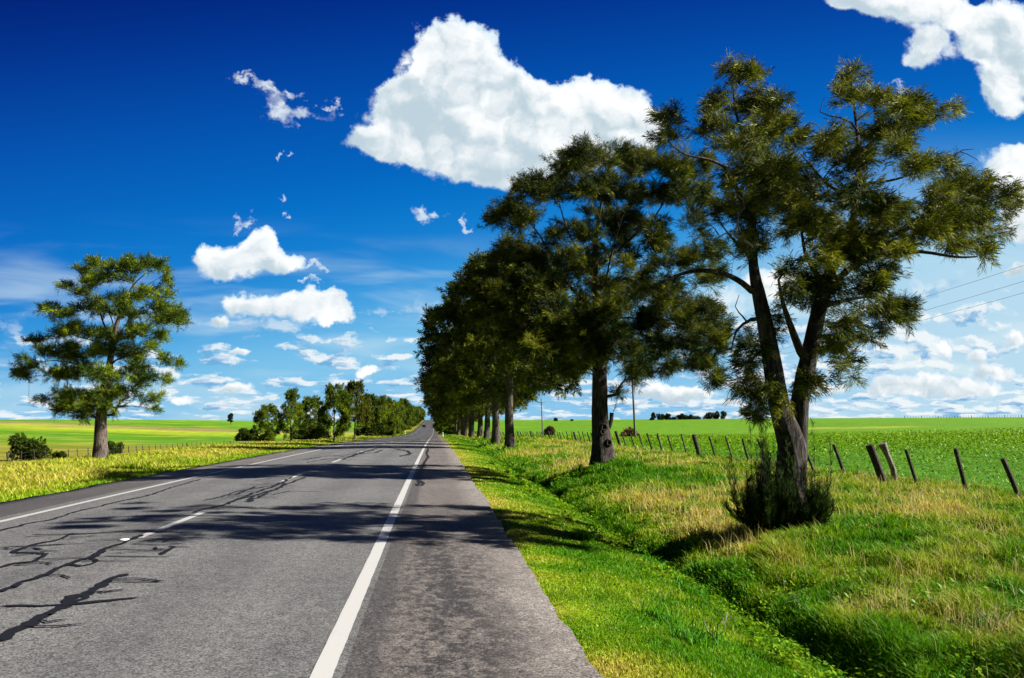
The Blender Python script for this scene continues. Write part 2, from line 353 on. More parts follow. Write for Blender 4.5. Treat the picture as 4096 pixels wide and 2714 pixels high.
def m_blade(name, tr=.35, rough=.55):
    m, nt, b, o = material(name); g = G(nt); c = g.attr('tint')
    nt.links.new(c, b.inputs['Base Color']); b.inputs['Roughness'].default_value = rough; b.inputs['Specular IOR Level'].default_value = .1
    t = nt.nodes.new('ShaderNodeBsdfTranslucent'); nt.links.new(c, t.inputs[0])
    mx = nt.nodes.new('ShaderNodeMixShader'); mx.inputs[0].default_value = tr
    nt.links.new(b.outputs[0], mx.inputs[1]); nt.links.new(t.outputs[0], mx.inputs[2]); nt.links.new(mx.outputs[0], o.inputs[0]); return m
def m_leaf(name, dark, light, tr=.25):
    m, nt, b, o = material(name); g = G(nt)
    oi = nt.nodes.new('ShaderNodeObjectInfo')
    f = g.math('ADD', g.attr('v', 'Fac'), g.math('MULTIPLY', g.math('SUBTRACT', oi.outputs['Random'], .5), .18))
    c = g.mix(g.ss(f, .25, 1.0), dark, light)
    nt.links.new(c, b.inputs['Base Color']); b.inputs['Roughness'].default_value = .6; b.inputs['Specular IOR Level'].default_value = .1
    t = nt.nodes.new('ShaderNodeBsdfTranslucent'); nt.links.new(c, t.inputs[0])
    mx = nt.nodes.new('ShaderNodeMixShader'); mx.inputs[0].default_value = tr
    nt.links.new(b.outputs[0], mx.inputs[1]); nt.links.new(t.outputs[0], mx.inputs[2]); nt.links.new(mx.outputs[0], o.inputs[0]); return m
def m_bark(name, c1, c2, sc=1.):
    m, nt, b, o = material(name); g = G(nt); P = g.obj(); S = g.vmul(P, (1, 1, .22))
    n = g.noise(S, 16*sc, 7, .68, dist=.6); n2 = g.noise(P, 1.8*sc, 4, .6)
    c = g.mix(g.ss(n, .36, .64), c1, c2); c = g.vscale(c, g.ss(n2, .3, .7, .7, 1.3))
    nt.links.new(c, b.inputs['Base Color']); b.inputs['Roughness'].default_value = .9; b.inputs['Specular IOR Level'].default_value = .15
    g.bump(n, 1., .05, b); return m
def m_plain(name, c, rough=.7, metal=0, var=.2, sc=6.):
    m, nt, b, o = material(name); g = G(nt); P = g.obj(); n = g.noise(P, sc, 4, .6)
    cc = nt.nodes.new('ShaderNodeRGB'); cc.outputs[0].default_value = (*c, 1)
    nt.links.new(g.vscale(cc.outputs[0], g.ss(n, .25, .75, 1-var, 1+var)), b.inputs['Base Color'])
    b.inputs['Roughness'].default_value = rough; b.inputs['Metallic'].default_value = metal; return m
def m_road(shoulder=False):
    m, nt, b, o = material('shoulder_asphalt' if shoulder else 'road_asphalt'); g = G(nt); P = g.obj(); X, Y, Z = g.xyz(P)
    vo = g.voro(P, 85, 'Color'); vx = g.xyz(vo)[0]; far = g.voro(P, 22, 'Color'); fx = g.xyz(far)[0]
    big = g.noise(g.vmul(P, (1, .18, 1)), .9, 5, .6); med = g.noise(P, 5.5, 6, .72); pat = g.noise(P, .35, 4, .6)
    base = g.mix(g.ss(pat, .35, .65), (.079, .079, .078), (.099, .098, .096))
    if shoulder:
        base = g.mix(g.ss(pat, .35, .65), (.086, .076, .070), (.108, .096, .088))
        st = g.ss(g.math('ADD', X, g.math('MULTIPLY', g.math('SUBTRACT', med, .5), .25)), -.44, -.30)      # darker resealed strip beside the edge line
        near = g.ss(Y, 34, 18)
        base = g.mix(g.math('MULTIPLY', g.math('SUBTRACT', 1., st), g.math('MULTIPLY_ADD', near, .6, .05)), base, (.026, .026, .028))
        # worn dark blotches along the wheel path
        wp = g.ss(g.math('ABSOLUTE', g.math('SUBTRACT', X, .12)), .8, .1); yn = g.ss(Y, 22, 9)
        bl = g.ss(g.math('ADD', g.math('MULTIPLY', g.math('SUBTRACT', g.noise(g.vmul(P, (1, .7, 1)), 9, 6, .75), .5), 2.2), g.math('MULTIPLY_ADD', g.math('SUBTRACT', big, .5), 1.6, .15)), -.02, .30)
        base = g.mix(g.math('MULTIPLY', g.math('MULTIPLY', bl, g.math('MULTIPLY_ADD', wp, .6, .35)), yn), base, (.018, .017, .018))
        base = g.mix(g.math('MULTIPLY', g.ss(g.noise(P, 30, 4, .7), .52, .62), g.math('MULTIPLY', yn, .35)), base, (.15, .125, .11))
    else:
        for x0 in (-1.7, -3.3, -5.3, -6.8):
            t = g.ss(g.math('ABSOLUTE', g.math('SUBTRACT', X, x0)), .55, .05, 0, .38); base = g.mix(t, base, (.120, .118, .116))
        base = g.mix(g.ss(g.math('ABSOLUTE', g.math('SUBTRACT', X, -2.5)), .5, .05, 0, .18), base, (.045, .045, .047))
        base = g.mix(g.ss(g.math('ABSOLUTE', g.math('SUBTRACT', g.math('ADD', X, g.math('MULTIPLY', big, .2)), -4.45)), .3, .02, 0, .4), base, (.042, .042, .046))
    s = g.math('ADD', g.ss(vx, 0, 1, .35, 1.65), g.math('MULTIPLY', g.math('SUBTRACT', fx, .5), .25))
    c = g.vscale(base, s); c = g.vscale(c, g.ss(med, .3, .7, .84, 1.16))
    sp = g.ss(g.noise(P, 3.1, 2, .5), .72, .76, 0, .6); c = g.mix(sp, c, (.02, .02, .02))
    nt.links.new(c, b.inputs['Base Color']); b.inputs['Roughness'].default_value = .78; b.inputs['Specular IOR Level'].default_value = .3
    g.bump(g.math('ADD', vx, g.math('MULTIPLY', med, .6)), .55, .008, b); return m
def m_line():
    m, nt, b, o = material('road_paint'); g = G(nt); P = g.obj(); n = g.noise(P, 38, 5, .75); n2 = g.noise(P, 4, 4, .6)
    c = g.mix(g.ss(g.math('ADD', n, g.math('MULTIPLY', n2, .6)), .94, 1.10), (.36, .355, .34), (.12, .118, .115))
    nt.links.new(c, b.inputs['Base Color']); b.inputs['Roughness'].default_value = .6; return m
M = dict(ground=m_ground(), blade=m_blade('grass_blades'), crop=m_blade('crop_leaves', .3, .5),
         needles=m_leaf('casuarina_needles', (.010, .024, .003, 1), (.23, .245, .008, 1)),
         needles_l=m_leaf('cypress_needles', (.018, .048, .004, 1), (.26, .34, .010, 1)),
         needles_row=m_leaf('row_tree_needles', (.010, .023, .003, 1), (.20, .225, .008, 1), .28),
         bush=m_leaf('bush_leaves', (.016, .032, .004, 1), (.10, .14, .012, 1)),
         brown=m_leaf('dry_bush', (.06, .04, .015, 1), (.25, .17, .06, 1)),
         eu=m_leaf('distant_leaves', (.02, .035, .022, 1), (.07, .09, .045, 1)),
         sprout=m_leaf('shoot_needles', (.005, .014, .002, 1), (.06, .12, .006, 1), .15),
         bark=m_bark('bark', (.012, .010, .009, 1), (.075, .062, .056, 1)), bark_p=m_bark('bark_pale', (.028, .021, .018, 1), (.13, .105, .09, 1)),
         dead=m_bark('dead_wood', (.10, .085, .078, 1), (.26, .23, .21, 1)), post=m_bark('weathered_post', (.012, .010, .009, 1), (.075, .062, .055, 1), 2.),
         road=m_road(), shoulder=m_road(True), line=m_line(), wire=m_plain('galvanised_wire', (.16, .16, .16), .5, .6),
         white=m_plain('white_post_paint', (.78, .78, .76), .5), black=m_plain('black_paint', (.02, .02, .02), .4), pole=m_plain('pole_wood', (.11, .10, .09), .8, 0, .3, 3),
         car=m_plain('car_paint', (.012, .014, .02), .25, .2), glass=m_plain('car_glass', (.02, .025, .03), .08), tyre=m_plain('tyre_rubber', (.02, .02, .02), .8), chrome=m_plain('bright_metal', (.6, .6, .6), .25, .9),
         lamp=m_plain('headlight_lens', (.85, .87, .9), .2), wall=m_plain('shed_sheet', (.26, .29, .32), .6), roof=m_plain('shed_roof', (.18, .20, .23), .5), ceram=m_plain('insulator', (.25, .12, .08), .3),
         red=m_plain('red_reflector', (.5, .02, .02), .3), stone=m_plain('pale_litter', (.6, .55, .45), .8))
tar, tnt, tb, to = material('tar_sealant'); tb.inputs['Base Color'].default_value = (.006, .006, .007, 1); tb.inputs['Roughness'].default_value = .65; tb.inputs['Specular IOR Level'].default_value = .2; M['tar'] = tar

# ------------------------------------------------------------------ the ground sheet and the road
def grid(xs, ys, zf):
    X, Y = np.meshgrid(xs, ys); Z = zf(X, Y); V = np.stack([X, Y, Z], -1).reshape(-1, 3)
    n = len(xs); i = np.arange(len(ys)-1)[:, None]*n; j = np.arange(n-1)[None]
    return V, np.stack([i+j, i+j+1, i+j+1+n, i+j+n], -1).reshape(-1, 4)
def grow_axis(a, b, s0, k):
    v = [a]; s = s0
    while v[-1] < b: v.append(v[-1]+s); s *= k
    return np.array(v)
xr = np.concatenate([np.arange(.8, 8, .16), grow_axis(8, 6000, .25, 1.06)]); xl = -np.concatenate([np.arange(9, 13, .25), grow_axis(13, 6000, .35, 1.07)])
xs = np.unique(np.concatenate([xl, [-9.4, -6, -3, 0], xr])); ys = np.concatenate([np.arange(-60, 0, 2.), np.arange(0, 34, .2), grow_axis(34, 9000, .3, 1.022)])
V, F = grid(xs, ys, ground_z)
go = mesh_obj('ground', V, [F], M['ground'], col=ground_col(V[:, 0], V[:, 1]), smooth=True); tag(go, kind='structure')
yr = np.concatenate([np.arange(-60, 0, 2.), np.arange(0, 25, .08), np.arange(25, 40, .25), grow_axis(40, 1250, .4, 1.02)])
def edge_r(y): return (fbm(y, y*0, 2.2, 77, 2)-.5)*.10+(fbm(y, y*0+5, .32, 79, 4)-.5)*.14
def road_strip(name, x0, x1, mat, ragged):
    cols = np.linspace(x0, x1, max(4, int((x1-x0)/.4))); X, Y = np.meshgrid(cols, yr)
    if ragged == 'R': X[:, -1] += edge_r(Y[:, -1])
    if ragged == 'L': X[:, 0] += (fbm(Y[:, 0], Y[:, 0]*0, .9, 78, 4)-.5)*.4
    Z = road_z(Y)+crown(X); V = np.stack([X, Y, Z], -1).reshape(-1, 3); n = len(cols)
    i = np.arange(len(yr)-1)[:, None]*n; j = np.arange(n-1)[None]; F = np.stack([i+j, i+j+1, i+j+1+n, i+j+n], -1).reshape(-1, 4)
    # outer faces of the asphalt down into the ground
    VV = [V]; FF = [F]; base = len(V)
    for e in ((n-1,) if ragged == 'R' else (0,) if ragged == 'L' else ()):
        idx = np.arange(len(yr))*n+e; low = V[idx].copy(); low[:, 2] -= .16; VV.append(low); k = base+np.arange(len(yr)); base += len(yr)
        q = np.stack([idx[:-1], idx[1:], k[1:], k[:-1]], -1) if ragged == 'L' else np.stack([idx[1:], idx[:-1], k[:-1], k[1:]], -1); FF.append(q)
    return tag(mesh_obj(name, np.concatenate(VV), [np.concatenate(FF)], mat, smooth=True), kind='structure')
road_strip('road', -7.9, -.62, M['road'], None)
road_strip('road_shoulder', -.62, ROAD_R, M['shoulder'], 'R')
road_strip('road_shoulder', ROAD_L, -7.9, M['shoulder'], 'L')
def ribbon(name, pts, width, mat, lift, jit=0., mb=None, seed=0):
    """flat strip on the road surface through (x,y) points"""
    pts = np.asarray(pts, float); seg = np.concatenate([[0], np.cumsum(np.hypot(*np.diff(pts, axis=0).T))])
    n = max(2, int(seg[-1]/.06)) if jit else max(2, int(seg[-1]/1.)); s = np.linspace(0, seg[-1], min(n, 900))
    x = np.interp(s, seg, pts[:, 0]); y = np.interp(s, seg, pts[:, 1])
    rg = np.random.default_rng(seed)
    if jit: x = x+((fbm(s, s*0, .22, seed, 4)-.5)*1.1+(vnoise(s, s*0, .06, seed+3)-.5)*.35)*jit; y = y+((fbm(s, s*0+9, .3, seed+5, 4)-.5)*1.8+(vnoise(s, s*0, .08, seed+4)-.5)*.7)*jit
    tx, ty = np.gradient(x), np.gradient(y); L = np.hypot(tx, ty)+1e-9; nx, ny = -ty/L, tx/L
    w = np.full(len(s), width/2.)
    if jit: w = (w+.012)*(.35+1.3*fbm(s, s*0, .18, seed+9, 3)); w[0] *= .3; w[-1] *= .3
    a = np.stack([x+nx*w, y+ny*w], -1); b_ = np.stack([x-nx*w, y-ny*w], -1)
    V = np.concatenate([a, b_]); Z = road_z(V[:, 1])+crown(V[:, 0])+lift; V = np.concatenate([V, Z[:, None]], 1); k = np.arange(len(s)-1); m = len(s)
    F = np.stack([k, k+1, k+1+m, k+m], -1)
    if mb is not None: mb.add(V, F); return
    return mesh_obj(name, V, [F], mat)
def line_grid(name, x, w, y0, y1):
    yy = yr[(yr > y0) & (yr < y1)]; yy = np.concatenate([[y0], yy, [y1]]); s = np.arange(len(yy))
    xw = (fbm(yy, yy*0, .5, 5, 2)-.5)*.012
    V = np.concatenate([np.stack([x-w/2+xw, yy, road_z(yy)+crown(x-w/2)+.004], -1), np.stack([x+w/2+xw[::-1], yy, road_z(yy)+crown(x+w/2)+.004], -1)])
    k = np.arange(len(yy)-1); m = len(yy); return V, np.stack([k, k+m, k+m+1, k+1], -1)
for x in (-.76, -7.5):
    V, F = line_grid('l', x, .15, -40, 1200); tag(mesh_obj('edge_line', V, [F], M['line']), kind='structure')
mb = MB(); y = 12.2-10.95*3
while y < 1000: V, F = line_grid('c', -4.25, .13, y, y+3.2); mb.add(V, F); y += 10.95
tag(mb.build('centre_line', M['line']), kind='structure')
# tar poured into the cracks
def rp(px, py):
    r = ray(px, py); z = 0.
    for _ in range(6): t = (z-EYE)/r[2]; z = float(road_z(r[1]*t)+crown(r[0]*t))
    return r[0]*t, r[1]*t
A_ = lambda L: [rp(x/1.1558/4, (1900+y/1.1558)/4) for x, y in L]; B_ = lambda L: [rp((900+x/1.9725)/4, (1450+y/1.9725)/4) for x, y in L]
cracks = [(A_([(-60,775),(0,755),(60,722),(130,690),(190,668),(260,625),(310,592),(350,562),(410,545),(460,520),(480,492),(530,475),(585,462)]), .085, .16),
 (A_([(0,768),(70,735),(140,694),(215,650),(290,600),(330,588),(345,570),(400,556),(412,572),(380,580),(330,590)]), .035, .12),
 (A_([(0,612),(150,608),(270,606),(400,592),(520,582),(640,570)]), .035, .05),(A_([(270,606),(400,597),(540,582)]), .02, .05),
 (A_([(-40,555),(0,540),(100,500),(200,465),(300,425),(400,385),(455,372),(470,350),(520,330),(600,305),(640,285),(645,278)]), .05, .10),
 (A_([(320,412),(370,424),(430,412),(447,402),(420,385),(370,392),(330,408)]), .028, .04),
 (A_([(-30,436),(0,430),(60,412),(140,405),(200,385),(217,373),(170,362),(60,362)]), .05, .10),
 (A_([(60,365),(85,345),(130,335),(180,320),(250,305),(300,290),(340,272)]), .045, .10),(A_([(90,345),(150,340),(210,346)]), .05, .08),
 (A_([(110,288),(330,276),(500,268),(640,262),(750,268)]), .022, .03),(A_([(150,276),(420,272),(620,255),(720,262)]), .02, .03),(A_([(0,336),(130,330),(300,322)]), .025, .04),
 (A_([(470,378),(640,380),(790,380)]), .022, .02),(A_([(500,345),(640,347),(780,348)]), .02, .03),(A_([(600,320),(740,326),(855,317)]), .02, .03),(A_([(640,308),(800,295),(950,288)]), .02, .03),
 (A_([(745,370),(770,350),(803,336),(785,330)]), .05, .05),(A_([(760,312),(800,294)]), .04, .04),
 (A_([(-20,268),(0,262),(110,230),(250,205),(330,175),(450,150),(560,120),(680,98),(760,70),(860,40),(930,20)]), .035, .12),
 (A_([(900,175),(960,155),(1040,140),(1100,112),(1180,82),(1240,62),(1310,35),(1350,10)]), .05, .14),(A_([(1140,125),(1180,95),(1240,75),(1270,70),(1310,48),(1330,38)]), .045, .12),
 (A_([(1060,125),(1180,95)]), .02, .03),(A_([(1130,92),(1260,92),(1340,75),(1480,78)]), .02, .03),(A_([(940,120),(1000,108),(1060,90),(1100,75),(1200,60),(1290,45)]), .03, .08),
 (B_([(0,1050),(90,1042),(170,1010),(240,980)]), .035, .1),(B_([(100,960),(260,965),(420,962)]), .02, .04),(B_([(180,1105),(340,1030),(430,985),(480,960),(430,948)]), .05, .15),(B_([(480,960),(540,940),(620,912),(700,885),(730,870)]), .05, .12),
 (B_([(230,935),(300,925),(380,912)]), .02, .05),(B_([(620,770),(760,745),(880,738),(1000,745),(1060,710),(1180,690)]), .06, .3),(B_([(640,790),(800,760),(930,765),(1010,735),(1120,700),(1240,668)]), .06, .35),
 (B_([(690,735),(800,728),(900,735)]), .04, .2),(B_([(1340,682),(1430,698),(1460,715),(1440,730),(1380,740)]), .09, .5),(B_([(1350,690),(1400,688),(1455,700)]), .06, .3),(B_([(740,860),(860,868),(960,850)]), .03, .15),
 (B_([(1602,680),(1592,720),(1604,745),(1580,780),(1560,810),(1540,880),(1520,975)]), .07, .2),(B_([(1550,935),(1562,955),(1545,975)]), .05, .1),(B_([(1010,730),(1090,718),(1180,715),(1240,690)]), .05, .4)]
mb = MB()
rk = random.Random(9)
for i, (p, w, j) in enumerate(cracks):
    ribbon('c', p, w, None, .008+.0012*(i % 5), j, mb, i+3)
    if w >= .045:                                    # hairline side cracks leave the wide ones
        for a_, b_ in zip(p[:-1], p[1:]):
            if rk.random() < .55: t = rk.random(); q = (a_[0]+(b_[0]-a_[0])*t, a_[1]+(b_[1]-a_[1])*t); L = rk.uniform(.15, .7)*(1 if rk.random() < .5 else -1); ribbon('c', [q, (q[0]+L*.5, q[1]+rk.uniform(-.12, .12)), (q[0]+L, q[1]+rk.uniform(-.2, .2))], .012, None, .0145, .06, mb, i+50)
tag(mb.build('crack_sealant', M['tar']), kind='structure')

# ------------------------------------------------------------------ foliage and tree builders
def unit(v): return v/(np.linalg.norm(v, axis=-1, keepdims=True)+1e-9)
def needles(P, D, K, ln, wd, spread, rg, droop=.0, rad=.1, up=.0, tv=None):
    n = len(P); P = np.repeat(P, K, 0); D = np.repeat(unit(D), K, 0); tv = np.repeat(rg.uniform(0, 1, n) if tv is None else tv, K)
    off = D*(rg.uniform(-1.2, 1., len(P))*rad)[:, None]+rg.normal(0, rad*.32, P.shape); d = unit(D+rg.normal(0, spread, P.shape)+np.array([0, 0, up-droop]))
    L = (ln*rg.uniform(.5, 1.25, len(P)))[:, None]; side = unit(np.cross(d, rg.normal(0, 1, P.shape)))*(wd*rg.uniform(.6, 1.3, len(P)))[:, None]
    b = P+off; V = np.stack([b-side*.7, b+side*.7, b+d*L*.6+side*.6, b+d*L+np.array([0, 0, -.3*droop-.08])*L], 1)
    i = np.arange(len(P))*4; v = np.clip(.75*tv+.25*rg.uniform(0, 1, len(P)), 0, 1)
    return V.reshape(-1, 3), np.stack([i, i+1, i+2, i+3], -1), np.repeat(v, 4)
def branches_mesh(P, par, rad, sides=5):
    k = np.where(par >= 0)[0]; a = P[par[k]]; b = P[k]; ra = rad[par[k]]; rb = rad[k]; ra = np.minimum(ra, rb*1.6)
    T = unit(b-a); ref = np.where(np.abs(T[:, 2:3]) > .8, np.array([[1., 0, 0]]), np.array([[0, 0, 1.]])); U = unit(np.cross(T, ref)); W = np.cross(T, U)
    an = np.arange(sides)*2*math.pi/sides; C = U[:, None]*np.cos(an)[None, :, None]+W[:, None]*np.sin(an)[None, :, None]
    b2 = b+T*rb[:, None]*.6
    V = np.concatenate([a[:, None]+C*ra[:, None, None], b2[:, None]+C*rb[:, None, None]], 1).reshape(-1, 3)
    i = (np.arange(len(k))*2*sides)[:, None]; j = np.arange(sides)[None]; q = (j+1) % sides
    return V, np.stack([i+j, i+q, i+q+sides, i+j+sides], -1).reshape(-1, 4)
def grow(P0, par0, att, step, bf=.35, rg=None, wig=.06):
    P = [np.array(p) for p in P0]; par = list(par0); pl = np.zeros(len(P))
    for i, q in enumerate(par):
        if q >= 0: pl[i] = pl[q]+np.linalg.norm(P[i]-P[q])
    PL = list(pl); A = np.asarray(att); n = len(A); best = np.full(n, 1e9); bi = np.zeros(n, int); alive = np.ones(n, bool)
    def upd(ids):
        nonlocal best, bi
        Q = np.array([P[i] for i in ids]); c = np.linalg.norm(A[:, None]-Q[None], axis=2)
        dz = A[:, None, 2]-Q[None, :, 2]; c = c+.25*np.maximum(-dz, 0)+bf*np.array([PL[i] for i in ids])[None]
        m = c.argmin(1); v = c[np.arange(n), m]; w = v < best; best[w] = v[w]; bi[w] = np.array(ids)[m[w]]
    for s in range(0, len(P), 200): upd(list(range(s, min(len(P), s+200))))
    tips = np.zeros(n, int)
    for _ in range(n):
        b = np.where(alive, best, 1e9); k = int(b.argmin()); j = int(bi[k]); a = P[j]; t = A[k]; L = np.linalg.norm(t-a); m = max(1, int(round(L/step))); ids = []
        bend = rg.normal(0, wig*L, 3); prev = j
        for q in range(1, m+1):
            f = q/m; p = a+(t-a)*f+bend*math.sin(math.pi*f)+np.array([0, 0, .10*L*math.sin(math.pi*f)])+(rg.normal(0, wig*.25, 3) if q < m else 0)
            P.append(p); par.append(prev); PL.append(PL[prev]+L/m); prev = len(P)-1; ids.append(prev)
        alive[k] = False; tips[k] = prev; upd(ids)
    return np.array(P), np.array(par), tips
def pipe(P, par, n0, given, tip, ex=.46, cap=9.):
    c = np.zeros(len(P)); leaf = np.ones(len(P), bool); leaf[par[par >= 0]] = False; c[leaf] = 1
    for i in range(len(P)-1, -1, -1):
        if par[i] >= 0: c[par[i]] += c[i]
    r = tip*np.maximum(c, 1)**ex; r = np.minimum(r, cap)
    for i, g_ in given.items(): r[i] = g_
    for i in range(len(P)):
        if par[i] >= 0 and i >= n0: r[i] = min(r[i], r[par[i]]*.8)
    return r
def limb_nodes(limbs, sub=3):
    """limbs: list of (points (k,3), radii (k)); later limbs attach to the nearest node of the earlier ones"""
    P = []; par = []; g_ = {}; tubes = []
    for li, (pts, rad) in enumerate(limbs):
        pts = np.asarray(pts, float); rad = np.asarray(rad, float); k = len(pts); t = np.arange(k); tt = np.linspace(0, k-1, (k-1)*sub+1)
        pp = np.stack([np.interp(tt, t, pts[:, c]) for c in range(3)], -1)
        for _ in range(2): pp[1:-1] = (pp[:-2]+2*pp[1:-1]+pp[2:])/4
        rr = np.interp(tt, t, rad); prev = -1; start = 0
        if li: d = np.linalg.norm(np.array(P)-pp[0], axis=1); prev = int(d.argmin()); pp[0] = P[prev]; start = 1
        tubes.append((pp, rr))
        for i in range(start, len(pp)): P.append(pp[i]); par.append(prev); g_[len(P)-1] = rr[i]; prev = len(P)-1
    return P, par, g_, tubes
def sample_blobs(blobs, total, rg, shell=.3):
    """tuft points: the blobs share `total` points by size; inside a blob they gather in clumps"""
    A = np.array([w*(r[0]*r[2])**.85 for c, r, w in blobs]); ns = np.maximum(2, (A/A.sum()*total)).astype(int); out = []
    for (c, r, w), n in zip(blobs, ns):
        r = np.array(r); k = max(1, n//7); cc = unit(rg.normal(0, 1, (k, 3)))*(rg.uniform(shell, 1, k)**.6)[:, None]
        q = cc[rg.integers(0, k, n)]+rg.normal(0, .36, (n, 3)); out.append(np.array(c)+q*r)
    return np.concatenate(out)
def make_tree(name, base, limbs, blobs, dens, K, ln, wd, mat, bark, seed, step=.4, tip=.006, droop=.1, up=.25, trunk_sides=16, label='', cat='tree', group=None, rad=.11, flute=.10, spread=.75, sub=3, bare=0, trunk_extra=None, sub_l=.3):
    """limbs and blobs in world space; base: the point the tree stands on"""
    rg = np.random.default_rng(seed); base = np.array(base, float)
    root = empty(name, tuple(base), label, cat, group)
    limbs = [(np.asarray(p, float)-base, r) for p, r in limbs]; blobs = [(np.asarray(c, float)-base, r, w) for c, r, w in blobs]
    P, par, g_, tubes = limb_nodes(limbs, sub); att = sample_blobs(blobs, dens, rg)
    n0 = len(P); PP, pp, tips = grow(P, par, att, step, .3, rg)
    r = pipe(PP, pp, n0, g_, tip, cap=tubes[0][1][0]*.4)
    sel = np.arange(len(PP)) >= n0; par2 = np.where(sel, pp, -1)
    Vb, Fb = branches_mesh(PP, par2, r)
    mb = MB(); mb.add(Vb, Fb)
    for i, (tp, tr) in enumerate(tubes):
        big = tr[0] > .08
        mb.tube(tp, tr, trunk_sides if big else 7, flute if big else .05, seed+i)
    if trunk_extra: trunk_extra(mb, base)
    par_dir = unit(PP[tips]-PP[np.maximum(pp[tips], 0)]); cen = att.mean(0); outd = unit(att-cen)
    # every twig ends in a few side twigs, each with its spray of needles
    ns = 4; T0 = np.repeat(np.arange(len(att)), ns); f = rg.uniform(.0, 1.0, len(T0))[:, None]; A = PP[pp[tips[T0]]]*(1-f)+PP[tips[T0]]*f
    dd = unit(par_dir[T0]*.6+outd[T0]*.35+rg.normal(0, .55, A.shape)+np.array([0, 0, up*.8])); sl = (sub_l*rg.uniform(.5, 1.3, len(T0)))[:, None]; B = A+dd*sl
    Q = np.concatenate([A, B]); m = len(A); pq = np.concatenate([np.full(m, -1), np.arange(m)]); rq = np.concatenate([np.full(m, tip*1.1), np.full(m, tip*.5)])
    Vs, Fs = branches_mesh(Q, pq, rq, 3); mb.add(Vs, Fs)
    tr_o = mb.build('trunk', bark, root, smooth=True)
    cl = vnoise(att[:, 0]+att[:, 2]*1.7, att[:, 1]-att[:, 2]*1.3, max(.35, sub_l*2.5), seed % 13); tvv = np.clip(cl[T0]*.8+rg.uniform(-.25, .45, m), 0, 1)
    tr_o2 = None
    Vn, Fn, v = needles(A+dd*sl*.75, dd, K, ln, wd, spread, rg, droop, sub_l*.42, up*.3, tvv)
    mesh_obj('crown', Vn, [Fn], mat, root, attr={'v': v})
    return root
ZN = lambda x, y: ((2400+x/.98)/4, (200+y/.98)/4)          # frames of the enlarged views the trees were measured in
Z2 = lambda x, y: ((1600+x/1.206)/4, (500+y/1.206)/4)
Z7 = lambda x, y: ((2900+x/2.24)/4, (1500+y/2.24)/4)
Z1 = lambda x, y: (x/1.307/4, (900+y/1.307)/4)
def limb(Z, Y0, pts, r0, r1, dy=0.):
    out = [at_y(*Z(p[0], p[1]), Y0+(p[2] if len(p) > 2 else 0)+dy*i/(len(pts)-1)) for i, p in enumerate(pts)]
    return np.array(out), np.linspace(r0, r1, len(pts))**1.0
def blobs_px(Z, Y0, L, sc, rg, dep, copies=2, ydamp=1.):
    out = []
    for b in L:
        x, y, rx, ry = b[:4]; w = b[4] if len(b) > 4 else 1.
        for k in range(copies):
            dy = rg.uniform(-dep, dep) if k else rg.uniform(-dep, dep*.3); Y = Y0+dy
            c = at_y(*Z(x+rg.uniform(-.2, .2)*rx, y+rg.uniform(-.15, .15)*ry), Y); m = Y/FPX/sc/4
            c2 = at_y(*Z(x, y), Y)
            out.append((c, (rx*m, (rx+ry)/2*m*1.2, ry*m), w))
    return out
# --- the big forked tree in front
YN = 13.4; rg = np.random.default_rng(5)
near_blobs = [(545,105,52,42),(620,108,40,30),(430,205,42,42),(290,255,62,28),(255,345,50,20),(450,310,80,34),(590,205,52,50),(680,230,52,52),(560,375,90,50),(680,345,90,70),(770,335,34,42),
 (620,480,130,80),(700,600,110,80),(570,610,80,60),(800,520,55,50),(600,740,60,60),(780,640,65,55),(700,510,90,70),
 (988,98,34,38),(985,185,52,42),(1075,225,62,42),(1150,228,52,42),(1230,215,52,40),(1255,275,52,22),(1365,232,30,18),(1320,255,28,14,.5),(925,350,80,40),(1090,330,100,52),(1000,430,100,46),(865,400,40,42),(1185,400,52,42),
 (960,560,100,60),(1030,615,100,50),(1250,455,52,32),(1335,465,72,32),(1400,525,100,50),(1520,560,72,56),(1580,600,34,42),(1300,580,60,50),(1400,640,110,58),(1500,670,54,42),(1575,722,26,12),
 (1150,640,72,42),(1250,700,100,50),(1400,745,92,40),(1480,800,34,26),(1000,720,130,60),(850,700,90,60),(900,800,80,50),(1050,790,100,42),(1180,800,60,30),(1100,900,60,52),(1010,935,62,42),
 (1100,1010,72,42),(1180,1020,42,42),(1080,1100,42,32),(960,1080,52,50),(920,1165,50,50),(965,1225,24,34),(995,1285,10,18),(1210,1070,16,24),(760,860,52,42,.5),(720,960,62,52,.45),(800,950,52,50,.5),
 (620,1150,50,52,.8),(560,1245,42,42,.7),(620,1320,60,60),(600,1410,24,38),(700,1090,44,52,.7),(790,1320,40,52,.8),(880,960,60,60,.8),(740,1400,26,40,.7),(520,1300,30,20,.4),(900,900,70,60)]
nb = blobs_px(ZN, YN, near_blobs, .98, rg, 2.3)
stem = [at_y(*Z7(590, 1420), YN), at_y(*Z7(578, 1150), YN), at_y(*Z7(578, 1000), YN), at_y(*Z7(590, 800), YN), at_y(*Z7(600, 650), YN), at_y(*Z7(548, 480), YN-.05), at_y(*Z7(485, 300), YN-.1), at_y(*Z7(440, 0), YN-.1)]
stem += [at_y(*ZN(645, 1060), YN-.1), at_y(*ZN(618, 940), YN), at_y(*ZN(600, 850), YN), at_y(*ZN(595, 700), YN+.2), at_y(*ZN(610, 560), YN+.3), at_y(*ZN(575, 380), YN+.3), at_y(*ZN(530, 250), YN+.2), at_y(*ZN(520, 130), YN+.1)]
